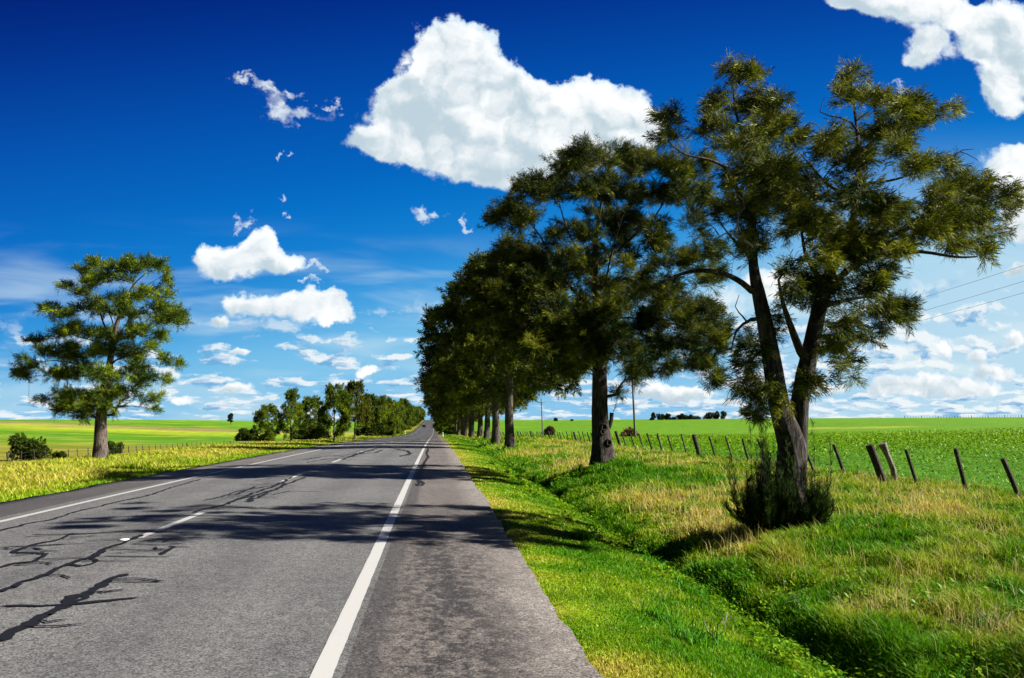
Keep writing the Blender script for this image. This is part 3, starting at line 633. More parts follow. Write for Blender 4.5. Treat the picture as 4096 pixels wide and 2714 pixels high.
near_limbs = [(np.array(stem), np.array([.40, .30, .25, .245, .235, .20, .175, .16, .135, .11, .085, .065, .05, .035, .022, .012])),
 (np.array([at_y(*Z7(615, 1000), YN), at_y(*Z7(655, 700), YN+.12), at_y(*Z7(655, 450), YN+.12), at_y(*Z7(665, 250), YN+.1), at_y(*Z7(715, 0), YN+.1), at_y(*ZN(820, 1200), YN+.1), at_y(*ZN(850, 1050), YN+.1), at_y(*ZN(885, 900), YN), at_y(*ZN(955, 770), YN), at_y(*ZN(1000, 640), YN-.1), at_y(*ZN(1020, 500), YN-.2), at_y(*ZN(1010, 330), YN-.2), at_y(*ZN(990, 180), YN-.1), at_y(*ZN(985, 100), YN-.1)]),
  np.array([.18, .17, .165, .155, .155, .145, .13, .10, .075, .055, .045, .03, .02, .010])),
 limb(ZN, YN, [(800,1215),(765,1130),(740,1060),(715,990),(700,900)], .08, .02, -.8),
 limb(ZN, YN, [(870,960),(980,850),(1100,795),(1250,785),(1400,815),(1480,810)], .06, .012, -1.4),
 limb(ZN, YN, [(940,790),(1100,745),(1230,690),(1380,640),(1500,600)], .06, .012, 1.2),
 limb(ZN, YN, [(1015,540),(1060,520),(1130,515),(1220,490),(1330,440)], .035, .01, -.8),
 limb(ZN, YN, [(610,960),(560,912),(490,875),(400,862),(330,872),(260,900),(200,935)], .06, .012, -1.2),
 limb(ZN, YN, [(595,700),(540,560),(510,470),(430,425),(330,415),(270,360)], .04, .010, -.9),
 limb(ZN, YN, [(605,840),(560,780),(500,720),(450,640)], .035, .01, 1.3), limb(ZN, YN, [(860,900),(830,850),(800,790),(790,700),(770,560),(760,450)], .045, .01, .9),
 limb(ZN, YN, [(1010,600),(950,560),(890,530),(840,470),(780,400)], .045, .012, 1.), limb(ZN, YN, [(860,1010),(960,980),(1080,960),(1180,990)], .05, .012, 1.),
 limb(ZN, YN, [(1015,420),(1090,330),(1180,260),(1290,250),(1370,230)], .04, .008, -.5), limb(ZN, YN, [(660,1160),(610,1200),(560,1230),(520,1250)], .035, .01, -.6), limb(ZN, YN, [(840,1130),(900,1110),(960,1170),(990,1250)], .03, .008, -.5)]
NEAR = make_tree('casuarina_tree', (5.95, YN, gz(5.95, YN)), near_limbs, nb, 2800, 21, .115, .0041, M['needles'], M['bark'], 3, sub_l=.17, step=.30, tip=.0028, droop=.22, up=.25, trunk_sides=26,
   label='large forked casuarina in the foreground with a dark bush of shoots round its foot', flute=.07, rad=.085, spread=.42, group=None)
nbase = np.array(NEAR.location)
def dead_branch(parent, base, runs, mat=None):
    mb = MB()
    for pts, r0, r1 in runs: P = np.asarray(pts)-base; mb.tube(P, np.linspace(r0, r1, len(P)), 6)
    return mb.build('dead_branch', mat or M['dead'], parent, smooth=True)
def zl(pts, Y): return [at_y(*ZN(x, y), Y) for x, y in pts]
dead_branch(NEAR, nbase, [(zl([(600,770),(575,752),(530,728),(538,690),(545,640),(567,620),(562,592),(540,565)], 11.4), .022, .005), (zl([(530,728),(500,715),(462,735),(440,762)], 11.4), .014, .004), (zl([(465,725),(450,700),(400,660),(380,628)], 11.35), .012, .004),
  (zl([(532,730),(550,750),(590,758),(635,742)], 11.4), .010, .003), (zl([(540,690),(560,720),(575,752)], 11.4), .009, .004)])
dead_branch(NEAR, nbase, [(zl([(1250,445),(1300,430),(1350,430),(1400,405),(1420,392),(1465,388)], 12.8), .026, .006), (zl([(1415,400),(1440,408),(1470,425),(1483,434)], 12.8), .010, .004), (zl([(1370,420),(1400,428),(1420,440)], 12.8), .009, .003), (zl([(1265,418),(1300,402),(1325,380)], 12.8), .008, .003)], M['bark'])
dead_branch(NEAR, nbase, [(zl([(1020,330),(985,285),(940,265),(900,258),(862,242),(870,215),(882,186)], 13.2), .022, .005)], M['bark'])
dead_branch(NEAR, nbase, [(zl([(765,380),(785,330),(805,300),(822,284),(853,296)], 13.3), .018, .004)], M['bark'])
dead_branch(NEAR, nbase, [(zl([(640,1050),(590,1058),(560,1075),(535,1100),(522,1140),(515,1170),(480,1182)], 13.1), .034, .006), (zl([(575,1065),(560,1045),(545,1030),(530,1005),(545,960)], 13.1), .018, .005), (zl([(535,1100),(505,1128),(480,1142)], 13.1), .012, .004), (zl([(515,1165),(500,1170),(468,1163)], 13.1), .010, .003)], M['bark'])
def shoots(parent, base, cen, rad, n, hgt, mat, seed, ln=.12, wd=.004, K=34, name='shoots', up=.6):
    """a bush of upright whips with fine needles"""
    rg = np.random.default_rng(seed); Pt = []; Dt = []; mb = MB()
    for i in range(n):
        a = rg.uniform(0, 6.28); q = rg.uniform(0, 1)**.6; foot = np.array(cen)+np.array([math.cos(a)*rad*.4*q, math.sin(a)*rad*.4*q, 0]); h = hgt*rg.uniform(.25, 1.)**.8*(1.3-.75*q)*(1.35 if rg.random() < .08 else 1)
        tipp = foot+np.array([math.cos(a)*rad*q*rg.uniform(.3, 1.3), math.sin(a)*rad*q*rg.uniform(.3, 1.3), h]); m = 9; t = np.linspace(0, 1, m)[:, None]
        pts = foot+(tipp-foot)*t+np.array([math.cos(a), math.sin(a), 0])*(rad*.25*q)*np.sin(t*3.14); mb.tube(pts-base, np.linspace(.008, .002, m), 4)
        for p, d in zip(pts[1:], np.gradient(pts, axis=0)[1:]): Pt.append(p-base); Dt.append(unit(d)+rg.normal(0, .2, 3))
    V, F, v = needles(np.array(Pt), np.array(Dt), K, ln, wd, .55, rg, 0, .05, up); o = mesh_obj(name, V, [F], mat, parent, attr={'v': v}); mb.build('shoot_stem', M['bark'], o); return o
shoots(NEAR, nbase, at_y(*Z7(370, 1400), 13.2), .42, 120, 1.15, M['sprout'], 3)
shoots(NEAR, nbase, at_y(*Z7(700, 1400), 13.15), .42, 70, 1.0, M['sprout'], 4)
shoots(NEAR, nbase, at_y(*Z7(250, 1300), 13.15), .40, 10, 1.9, M['sprout'], 5, K=22)
shoots(NEAR, nbase, at_y(*Z7(720, 1350), 13.0), .5, 9, 1.8, M['sprout'], 6, K=22)

# --- second tree: broad crown on a straight trunk
Y2 = 27.9; rg = np.random.default_rng(15)
t2_blobs = [(950,160,120,50),(1080,150,80,42),(850,190,90,60),(775,230,45,42),(1150,200,55,50),(1280,200,82,52),(1400,235,72,60),(1470,200,40,44),(640,300,62,42),(600,300,28,34),(705,330,82,52),(850,330,100,52),(1000,300,110,60),
 (1180,330,100,52),(1320,330,82,52),(1430,350,54,60),(550,400,54,42),(500,440,52,42),(600,450,72,42),(560,595,82,60),(640,660,72,52),(705,740,64,60),(550,770,72,42),(470,690,60,52),(600,860,100,60),(720,900,92,60),(480,860,72,52),(440,1060,34,30),
 (560,980,110,60),(680,1060,80,60),(780,550,80,50,.6),(900,520,90,50,.7),(960,440,82,34),(1100,480,100,52),(1220,480,52,40,.6),(1050,560,52,42),(950,620,100,50,.5),(1080,680,70,50,.6),(1350,660,80,42),(1200,680,70,50,.6),(1420,480,50,60,.7),
 (880,700,70,50,.7),(1000,780,90,50),(1150,800,90,60),(880,850,44,50),(940,1010,44,26),(1045,1010,60,60),(1100,1080,52,52),(960,1090,80,50),(1200,950,90,60),(1320,900,70,50,.5),(1420,860,72,42,.7),(1500,900,52,52),(1300,780,80,50,.5),(1450,740,70,60,.7),
 (1250,1070,80,52),(1370,1050,80,52),(1450,1130,72,52),(1520,1200,34,42),(1500,1040,52,52),(1300,1170,52,30),(1170,1150,50,50),(1120,1210,40,40),(1060,1270,20,30,.6),(820,1180,50,40),(880,1170,34,34),(940,920,80,60),(880,1000,90,60),(1030,900,70,60),(960,1030,80,50),(900,930,70,50),(820,1030,90,50),(620,760,80,60),(800,680,70,60),(560,880,80,50),(420,820,50,40),(400,960,50,50),(700,960,80,60),(1250,560,70,60),(1280,850,80,50),(1420,960,80,50),(800,1100,60,50),(760,800,60,60,.6),(1530,1000,50,60,.8),(1500,600,60,70,.7)]
tb2 = blobs_px(Z2, Y2, t2_blobs, 1.206, rg, 3.9)
L2 = [limb(Z2, Y2, [(980,1640),(978,1560),(965,1450),(963,1350),(962,1150),(955,1000),(950,850),(930,700),(950,500),(985,300),(1000,220)], .40, .02)]
L2[0] = (L2[0][0], np.array([.50, .37, .30, .28, .25, .20, .14, .09, .06, .035, .015]))
L2 += [limb(Z2, Y2, p, a*.62, b*.7, dy) for p, a, b, dy in [([(950,1080),(850,1050),(700,1010),(560,990),(460,970)], .12, .02, -1.5), ([(950,900),(820,790),(740,650),(680,540),(620,460)], .12, .02, 1.), ([(935,740),(850,600),(800,490),(760,350)], .09, .02, -1.),
  ([(950,860),(1060,760),(1200,700),(1340,650)], .10, .02, 1.4), ([(960,1060),(1170,1050),(1300,1130),(1420,1190)], .08, .015, -1.5), ([(945,700),(1100,560),(1240,440),(1310,300)], .10, .02, -1.), ([(950,950),(1100,920),(1300,960),(1480,980)], .08, .015, 1.8), ([(950,980),(800,950),(640,860),(520,760)], .08, .015, -2.5),
  ([(950,900),(960,800),(940,600),(900,420)], .09, .02, 3.2), ([(950,960),(980,850),(1010,640),(1080,420)], .09, .02, -3.2)]]
def knots(mb, base):
    for (px, py, r) in [(1760, 460, .11), (1735, 845, .11), (1840, 720, .10), (1730, 540, .08)]:
        c = at_y((2000+px/4.227)/4, (1600+py/4.227)/4, Y2-.31)-base; a = np.linspace(0, 2*math.pi, 15); ring = np.stack([c[0]+r*np.cos(a)*.8, np.full(15, c[1]), c[2]+r*np.sin(a)], -1); mb.tube(ring, .045, 7, cap=False)
    c = at_y((2000+1850/4.227)/4, (1600+330/4.227)/4, Y2-.1)-base; mb.tube([c+np.array([-.1, 0, -.5]), c+np.array([.02, 0, -.2]), c+np.array([.07, 0, 0]), c+np.array([.09, 0, .24])], [.05, .07, .07, .075], 10, .08, 3)
b2 = at_y(*Z2(980, 1600), Y2); b2[2] = gz(b2[0], Y2)
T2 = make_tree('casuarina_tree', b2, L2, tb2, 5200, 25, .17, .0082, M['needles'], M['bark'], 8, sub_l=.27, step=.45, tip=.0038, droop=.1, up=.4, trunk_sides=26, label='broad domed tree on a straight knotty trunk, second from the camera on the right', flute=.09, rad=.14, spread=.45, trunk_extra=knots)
sp = at_y((2000+1890/4.227)/4, (1600+200/4.227)/4, Y2-.1)
shoots(T2, np.array(T2.location), sp, .35, 1, .8, M['needles'], 9, .12, .008, 10)

# --- tall tree on the left
YL = 41.1; rg = np.random.default_rng(25)
tl_blobs = [(520,215,42,30),(590,225,45,30),(660,190,32,20),(705,222,60,26),(820,210,60,28),(430,252,34,16),(345,328,38,12),(400,362,44,18),(885,290,22,50,.8),(600,285,66,24),(500,300,50,24),(790,345,50,20,.7),(730,378,60,26),(620,395,60,24),(860,370,34,26,.6),
 (290,435,46,18),(330,480,50,24,.7),(450,450,50,24,.6),(520,430,50,34),(270,490,24,20,.6),(650,470,80,30),(800,430,50,20),(885,455,60,28),(955,510,34,26),(840,500,50,26),(400,545,60,24),(300,568,50,16),(500,565,60,24),(600,590,70,30),(720,560,60,26),(820,580,40,30,.7),
 (210,612,38,16),(260,660,60,24),(350,650,50,24),(400,690,60,30),(550,660,70,34),(680,665,60,34),(800,640,34,30,.6),(870,680,34,26,.7),(915,735,18,18),(130,700,24,12),(100,772,28,16),(180,735,60,18,.7),(180,790,50,18,.7),(300,765,70,26),(420,765,70,34),(540,775,80,36),
 (730,725,50,26,.7),(750,820,54,26),(690,780,50,30,.7),(845,820,26,24,.6),(200,905,52,14,.5),(310,880,34,20,.5),(400,890,52,46),(500,900,60,46),(380,965,50,36),(450,970,40,30),(560,870,44,40),(620,890,34,40,.6),(700,880,44,22,.5),(780,900,44,24,.6),(795,955,30,12,.6),(600,970,18,20,.6),(540,940,30,30)]
tbl = blobs_px(Z1, YL, tl_blobs, 1.307, rg, 3.0)
LL = [limb(Z1, YL, [(522,1290),(520,1230),(524,1150),(524,1030),(535,930),(556,820),(578,700),(592,580),(615,500),(655,400),(695,310),(760,255)], .4, .02)]
LL[0] = (LL[0][0], np.array([.46, .38, .31, .27, .23, .19, .15, .12, .09, .06, .04, .02]))
LL += [limb(Z1, YL, p, a*.7, b*.8, dy) for p, a, b, dy in [([(590,580),(545,530),(520,450),(500,330)], .09, .015, 1.), ([(560,790),(480,740),(380,720),(240,700),(110,770)], .07, .012, -1.), ([(585,640),(480,600),(380,580),(250,500)], .06, .012, 1.), ([(530,960),(470,930),(330,960),(250,930),(150,900)], .06, .01, -1.),
  ([(560,940),(610,960),(690,940),(790,960)], .045, .01, .5), ([(570,720),(680,680),(780,650),(900,720)], .06, .01, -1.), ([(600,560),(720,540),(840,500),(960,500)], .06, .01, 1.), ([(540,900),(650,850),(760,820),(840,810)], .05, .01, 1.), ([(640,420),(740,330),(860,260)], .04, .01, -1), ([(600,540),(560,420),(440,370),(330,330)], .05, .01, -1.5), ([(575,700),(600,600),(700,460),(800,400)], .06, .012, -2.2)]]
bl = at_y(*Z1(522, 1235), YL); bl[2] = gz(bl[0], YL)
make_tree('roadside_tree', bl, LL, tbl, 2600, 16, .18, .0125, M['needles_l'], M['bark_p'], 18, sub_l=.28, step=.5, tip=.006, droop=.0, up=.5, trunk_sides=20, label='tall lone tree with open layered crown standing left of the road', flute=.08, rad=.15, spread=.45)

# --- prototypes for the rows of trees
def proto(name, h, trunk_h, R, shape, n_cl, K, ln, wd, mat, bark, seed, tr=.30, dens=3., rad=.25, low=0.):
    rg = np.random.default_rng(seed); blobs = []
    for i in range(n_cl):
        t = rg.uniform(0, 1)**.85; z = trunk_h+(h-trunk_h)*t; rr = R*np.interp(t, *shape); a = rg.uniform(0, 6.28); q = rg.uniform(.25, 1)**.6
        s = rg.uniform(.65, 1.35)*R*.16; blobs.append(((math.cos(a)*rr*q, math.sin(a)*rr*q, z), (s*1.15, s*1.15, s*.75), 1.))
    if low:
        for i in range(int(n_cl*.2*low)): a = rg.uniform(0, 6.28); q = rg.uniform(.2, .7); s = R*.2; blobs.append(((math.cos(a)*R*q, math.sin(a)*R*q, rg.uniform(.4, trunk_h+.5)), (s, s, s), 1.))
    zt = np.linspace(0, h*.9, 9); wob = rg.normal(0, .10, (9, 2)).cumsum(0)*.6; trunk = np.stack([wob[:, 0]-wob[0, 0], wob[:, 1]-wob[0, 1], zt-.15], -1)
    limbs = [(trunk, np.interp(np.linspace(0, 1, 9), [0, .12, .4, 1], [tr*1.35, tr, tr*.75, .04]))]
    for k in range(6):
        a = k*1.05+rg.uniform(0, .5); z0 = rg.uniform(trunk_h, h*.6); e = np.array([math.cos(a)*R*.75, math.sin(a)*R*.75, rg.uniform(.1, .35)*h]); s = np.array([0, 0, z0]); limbs.append(([s, s+e*.35, s+e*.7, s+e], [.09, .06, .04, .02]))
    o = make_tree(name, (0, 0, 0), limbs, blobs, dens, K, ln, wd, mat, bark, seed, step=.8, tip=.008, droop=.05, up=.35, trunk_sides=14, rad=rad, flute=.09, spread=.5, label='x', sub_l=.42)
    return o
SH_R = ([0, .15, .45, .75, 1.], [.72, .95, 1., .8, .35]); SH_C = ([0, .3, .7, 1], [1, .9, .55, .15]); SH_O = ([0, .35, .7, 1], [.75, 1, .9, .4])
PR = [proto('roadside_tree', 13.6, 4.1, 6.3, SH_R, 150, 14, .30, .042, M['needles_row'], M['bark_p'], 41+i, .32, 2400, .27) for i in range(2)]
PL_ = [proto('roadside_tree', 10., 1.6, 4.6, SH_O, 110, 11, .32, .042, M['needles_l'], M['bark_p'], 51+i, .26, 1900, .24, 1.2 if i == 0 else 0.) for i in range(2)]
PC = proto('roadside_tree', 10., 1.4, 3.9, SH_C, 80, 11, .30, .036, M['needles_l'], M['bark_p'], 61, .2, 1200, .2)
def copy_tree(o, loc, s, rz, label, cat='tree', group=None, name=None):
    r = o.copy(); COL.objects.link(r); r.location = loc; r.scale = s; r.rotation_euler = (0, 0, rz); tag(r, label, cat, group)
    if 'group' in r.keys() and not group: del r['group']
    if name: r.name = name
    for ch in o.children:
        c = ch.copy(); COL.objects.link(c); c.parent = r; c.matrix_parent_inverse = ch.matrix_parent_inverse.copy()
    return r
def kill(o):
    for c in list(o.children): bpy.data.objects.remove(c)
    bpy.data.objects.remove(o)
GR = 'trees of the row along the right roadside'; GL = 'trees along the left roadside'
ORD = ['first', 'second', 'third', 'fourth', 'fifth', 'sixth', 'seventh', 'eighth', 'ninth', 'tenth']
NEAR['group'] = GR; T2['group'] = GR
rr = random.Random(3); y = 57.0; i = 0
while y < 780:
    x = 5.8+rr.uniform(-.25, .25); yy = y+rr.uniform(-1.2, 1.2) if i else y; s = rr.uniform(.9, 1.08) if i else 1.
    if i < 8: lab = 'dark roadside tree, %s trunk of the right-hand row counted from the camera' % ORD[i+2]
    else: lab = 'dark tree in the far merged end of the right-hand row'
    P = PR[rr.randrange(2)] if (yy < 225 or rr.random() < .4) else PL_[rr.randrange(2)]
    k = 1. if P in PR else 1.28
    copy_tree(P, (x-.3, yy, gz(x, yy)), (s*k, s*k*.58, s*k*rr.uniform(.94, 1.04)), rr.choice([0, math.pi])+rr.uniform(-.1, .1), lab, group=GR, name='roadside_tree'); y += 14.2; i += 1
# left side: (trunk px, x, top py, width factor, prototype, label)
left_row = [(267.5, -17.5, 405.8, 1.05, PL_[0], 'dense rounded dark tree with foliage down to the grass, leftmost of the far left group'),
 (291, -15.2, 391, .95, PC, 'slender pointed open tree beside the rounded dark one on the left roadside'), (334.5, -11.4, 386.5, .80, PL_[1], 'green bushy tree with bare lower trunk, right of the slender pointed one'),
 (310, -15.8, 398, 1.1, PL_[0], 'dark low tree between the pointed tree and the green bushy one on the left'), (354.8, -11.0, 384.5, .75, PR[0], 'taller grey-green tree with thick pale trunk just right of the green bushy tree'), 
 (371, -16., 396, .9, PL_[1], 'small dark tree behind the thick pale trunk on the left roadside'),
 (382, -13, 397, .85, PC, 'thin tree, left of a close trio on the left roadside'), (386, -13.2, 398.7, .9, PL_[0], 'middle tree of a close trio on the left roadside'), (389.5, -13, 403, .9, PL_[1], 'right tree of a close trio on the left roadside'),
 (395.5, -13.5, 402, .9, PL_[0], 'dark tree just past the trio on the left roadside'), (404, -13, 400, .85, PL_[1], 'tall round tree before the far left end of the left row')]
for px, X, top, wf, P, lab in left_row:
    r = ray(px, 420); Yd = X*r[1]/r[0]; zt = at_y(px, top, Yd)[2]; zb = gz(X, Yd); H0 = 13.6 if P in PR else 10.2; s = (zt-zb)/H0
    copy_tree(P, (X, Yd, zb), (s*wf*.80, s*wf*.80, s), rr.uniform(0, 6.28), lab, group=GL, name='roadside_tree')
for k in range(11):
    Yd = 385+k*35+rr.uniform(-6, 6); X = -13+rr.uniform(-1.5, 1); s = rr.uniform(.95, 1.2)
    copy_tree(PL_[k % 2], (X, Yd, gz(X, Yd)), (s*.85, s*.85, s), rr.uniform(0, 6.28), 'distant tree in the merged far end of the left-hand row', group=GL, name='roadside_tree')
for P in PR+PL_+[PC]: kill(P)

# ------------------------------------------------------------------ bushes
def bush(name, loc, rx, h, n, ln, wd, mat, seed, label, cat='bush', group=None, stem=True):
    rg = np.random.default_rng(seed); root = empty(name, tuple(loc), label, cat, group); nb = 14
    C = np.stack([rg.uniform(-.7, .7, nb)*rx, rg.uniform(-.6, .6, nb)*rx, rg.uniform(.15, .75, nb)*h], -1); S = rg.uniform(.3, .55, nb)*min(rx, h*1.2)
    P = (C[:, None]+unit(rg.normal(0, 1, (nb, n, 3)))*(S[:, None]*rg.uniform(.5, 1, (nb, n))**.5)[..., None]).reshape(-1, 3); P = P[P[:, 2] > .02]
    V, F, v = needles(P, unit(P-np.array([0, 0, h*.3])), 8, ln, wd, .8, rg, .1, ln*.3, .3); mesh_obj('foliage', V, [F], mat, root, attr={'v': v})
    if stem:
        mb = MB()
        for c in C[:8]: mb.tube([np.zeros(3)-np.array([0, 0, .1]), c*.45+np.array([0, 0, -.05]), c], [.05*rx/1.5, .03*rx/1.5, .01], 5)
        mb.build('stem', M['bark'], root)
    return root
def ground_at_px(px, Yd): r = ray(px, 430); x = r[0]/r[1]*Yd; return np.array([x, Yd, gz(x, Yd)])
for i, (px, py, wpx, hpx, mat, lab, nm) in enumerate([(33, 460, 30, 19, 'bush', 'dark round bush by the fence left of the lone tree', 'shrub'), (112, 457, 16, 11, 'bush', 'low dark bush right behind the lone left tree trunk', 'shrub'),
   (247, 441, 16, 9, 'bush', 'olive shrub in the grass just left of the dense dark roadside tree', 'shrub'), (318, 440, 17, 14, 'bush', 'lighter green shrub between the pointed and green bushy trees', 'shrub'), (369, 437, 20, 10, 'bush', 'green thicket right of the thick pale trunk', 'shrub'), (302, 441, 12, 8, 'bush', 'yellowish shrub at the foot of the pointed tree', 'shrub'),
   (549, 436, 7, 7, 'brown', 'brown dry bush against the right fence beyond the straight trunk', 'dry_bush'), (629, 438, 14, 6, 'brown', 'tan clump of dry grass at the foot of the nearest utility pole', 'dry_bush'),
   (555.5, 420.9, 2.6, 2.2, 'eu', 'small dark bush alone on the right skyline', 'shrub'), (572, 420.7, .9, .8, 'eu', 'tiny dark bush on the skyline right of the bigger one', 'shrub'), (60, 463, 10, 8, 'bush', 'leafy weed clump in front of the dark round bush', 'shrub')]):
    p = hit(px, py, 640); Yd = p[1]; m = Yd/FPX; p[2] = gz(p[0], p[1])
    bush(nm, p, wpx*m/2*1.15, hpx*m*1.25, 75, .09*min(9, max(1, Yd/30)), .02*max(1, Yd/28), M[mat], 70+i, lab)
# lone little tree on the left skyline, farm trees and shed on the right skyline
def far_tree(px, base_py, top_py, wpx, Yd, seed, label, group, shape='round'):
    rg = np.random.default_rng(seed); b = at_y(px, base_py, Yd); m = Yd/FPX; h = (base_py-top_py)*m; w = wpx*m/2
    b[2] = min(b[2], gz(b[0], Yd)) if abs(gz(b[0], Yd)-b[2]) < 6 else b[2]
    h = at_y(px, top_py, Yd)[2]-b[2]
    root = empty('distant_tree', tuple(b), label, 'tree', group); mb = MB(); mb.tube([(0, 0, -.3), (.1, 0, h*.3), (0, 0, h*.8)], [w*.10, w*.07, .05], 7); mb.build('trunk', M['bark_p'], root)
    nb = 26; t = rg.uniform(.28, .92, nb); q = rg.uniform(0, 1, nb)**.5; a = rg.uniform(0, 6.28, nb); rr_ = w*.8*(np.sin(np.clip(t, 0, 1)*math.pi*.9)**.6 if shape == 'round' else 1-.5*t)
    C = np.stack([np.cos(a)*q*rr_, np.sin(a)*q*rr_, t*h], -1); P = (C[:, None]+unit(rg.normal(0, 1, (nb, 26, 3)))*(w*.26)*rg.uniform(.4, 1, (nb, 26, 1))).reshape(-1, 3)
    V, F, v = needles(P, unit(P-np.array([0, 0, h*.4])), 5, m*.9, m*.38, .8, rg, 0, m*.3, .2); mesh_obj('crown', V, [F], M['eu'], root, attr={'v': v}); return root
far_tree(230.8, 419.5, 412.6, 6.2, 520, 90, 'tiny dark tree alone on the left skyline', None)
GF = 'trees round the far farm on the right skyline'; zf = lambda x, y: ((2550+x/4.734)/4, (1600+y/4.734)/4)
farm = [(305, 252, 70, 'tall ragged tree at the left end of the farm windbreak'), (425, 280, 130, 'broad rounded tree right of the ragged one in the farm windbreak'), (568, 272, 110, 'flat topped tree alone between farm groups'), (828, 268, 95, 'tall tree directly behind the grey farm shed'), (905, 296, 90, 'low dark tree right of the farm shed'),
        (990, 288, 90, 'rounded tree third right of the farm shed'), (1105, 326, 130, 'low wide tree at the right end of the farm shed group'), (1360, 252, 170, 'left wide tree of the far right farm clump'), (1500, 220, 90, 'tallest narrow tree of the far right farm clump'), (1610, 228, 140, 'right broad tree of the far right farm clump'), (690, 336, 60, 'small tree left of the farm shed'), (265, 362, 50, 'lowest shrubby tree at the left of the farm windbreak')]
for i, (x, ty, w, lab) in enumerate(farm):
    px, py = zf(x, 392); _, tp = zf(x, ty); far_tree(px, py+.5, tp-.4, w/4.734/4*1.55, 600, 100+i, lab, GF)
def shed(px, w, h, Yd, label, kind):
    b = at_y(px, 421, Yd); root = empty('farm_shed', tuple(b), label, 'shed'); D = w*1.3; mb = MB(); mb.box((0, 0, h/2), (w, D, h)); mb.build('wall', M['wall'], root)
    mb = MB(); rh = w*.22; e = .25
    V = [(-w/2-e, -D/2-e, h), (w/2+e, -D/2-e, h), (0, -D/2-e, h+rh), (-w/2-e, D/2+e, h), (w/2+e, D/2+e, h), (0, D/2+e, h+rh)]
    mb.add(V, [[0, 2, 5, 3], [2, 1, 4, 5], [0, 3, 4, 1]]); mb.add(V, [[0, 1, 2], [3, 5, 4]]); mb.build('roof', M['roof'], root)
    mb = MB(); mb.box((0, -D/2-.04, h*.35), (w*.35, .08, h*.7)); mb.build('door', M['black'], root)
px, _ = zf(803, 0); shed(px, 4.8, 3.9, 610, 'grey farm shed among trees on the right skyline', 0)
px, _ = zf(715, 0); shed(px, 8, 1.1, 610, 'long low pale farm shed left of the grey one', 0)

# ------------------------------------------------------------------ fences
def fence_posts(root, X, y0, y1, sp, thick_first, every, hgt, lean, seed, wires, base, pr=1.):
    rg = np.random.default_rng(seed); k = 0; posts = []; y = y0
    while y < y1: posts.append((y, (k-thick_first) % every == 0)); y += sp*(.84 if y < 21.2 and X(0) > 0 else 1); k += 1
    rest = MB()
    for i, (y, th) in enumerate(posts):
        x = X(y)+rg.uniform(-.06, .06); z = gz(x, y); l = lean*rg.uniform(.7, 1.25); h = hgt*rg.uniform(.94, 1.06)*(1.05 if th else 1); r = (.105 if th else .046*rg.uniform(.85, 1.25))*pr
        a = np.array([x, y, z-.25])-base; top = np.array([x-math.sin(l)*h, y+rg.uniform(-.05, .05), z+math.cos(l)*h])-base; mid = (a+top)/2+rg.normal(0, .012, 3)
        mb = rest if i >= 100 else MB(); mb.tube([a, a*.5+mid*.5, mid, mid*.5+top*.5, top-(top-a)*.02, top], np.array([1, 1, .97, .98, 1, .8])*r, 9 if th else 5, .12 if th else .08, seed+i)
        if th: mb.box(top*.86+a*.14+np.array([.03, 0, 0]), (.03, .19, .03))
        if i < 100: mb.build('fence_post', M['post'], root, smooth=th)
    if rest.n: tag(rest.build('fence_post', M['post'], root), kind='stuff')
    mb = MB(); wy = np.arange(y0, y1, 4.)
    for f in wires: mb.tube([np.array([X(y)-math.sin(lean)*hgt*f, y, gz(X(y), y)+math.cos(lean)*hgt*f])-base for y in wy], .0022, 4)
    mb.build('wire', M['wire'], root)
fr = empty('wire_fence', (13.2, 23.3, gz(13.2, 23.3)), 'leaning grey wooden post and wire fence along the crop field right of the road', 'fence')
fence_posts(fr, lambda y: float(np.interp(y, [15, 22, 35, 60], [12.3, 12.5, 13.2, 13.3])), 21.4-2.2*.84*3, 310, 2.2, 3, 8, 1.12, R_(21), 1, (.35, .62, .9), np.array(fr.location))
# the second post that stands doubled beside the thick one
mb = MB(); q = np.array([12.62, 21.1, gz(12.6, 21.1)])-np.array(fr.location); mb.tube([q-np.array([0, 0, .2]), q+np.array([-.05, 0, .4]), q+np.array([-.20, 0, .8]), q+np.array([-.34, 0, 1.12])], [.075, .075, .07, .11], 9, .15, 3); o = mb.build('strainer_post', M['dead'], fr, smooth=True)
fl = empty('wire_fence', (-31, 62, gz(-31, 62)), 'low weathered post and wire fence in the grass left of the road', 'fence')
fence_posts(fl, lambda y: -31., 62-1.95*2, 62+1.95*60, 1.95, 2, 11, 1.1, R_(6), 2, (.4, .7, .92), np.array(fl.location), .75)
# small fence on the right skyline
r0 = ray(905, 420); r1 = ray(1030, 418); ff = empty('skyline_fence', (0, 0, 0), 'row of tiny fence posts along the right skyline', 'fence')
for i in range(46):
    t = i/45; px = 905+t*125; r = ray(px, 420); rho = 590; dn = math.hypot(r[0], r[1]); x, y = r[0]/dn*rho, r[1]/dn*rho; z = gz(x, y); mb = MB(); mb.tube([(x, y, z-.2), (x, y, z+1.5)], .09 if i % 6 else .22, 5); mb.build('fence_post', M['post'], ff)

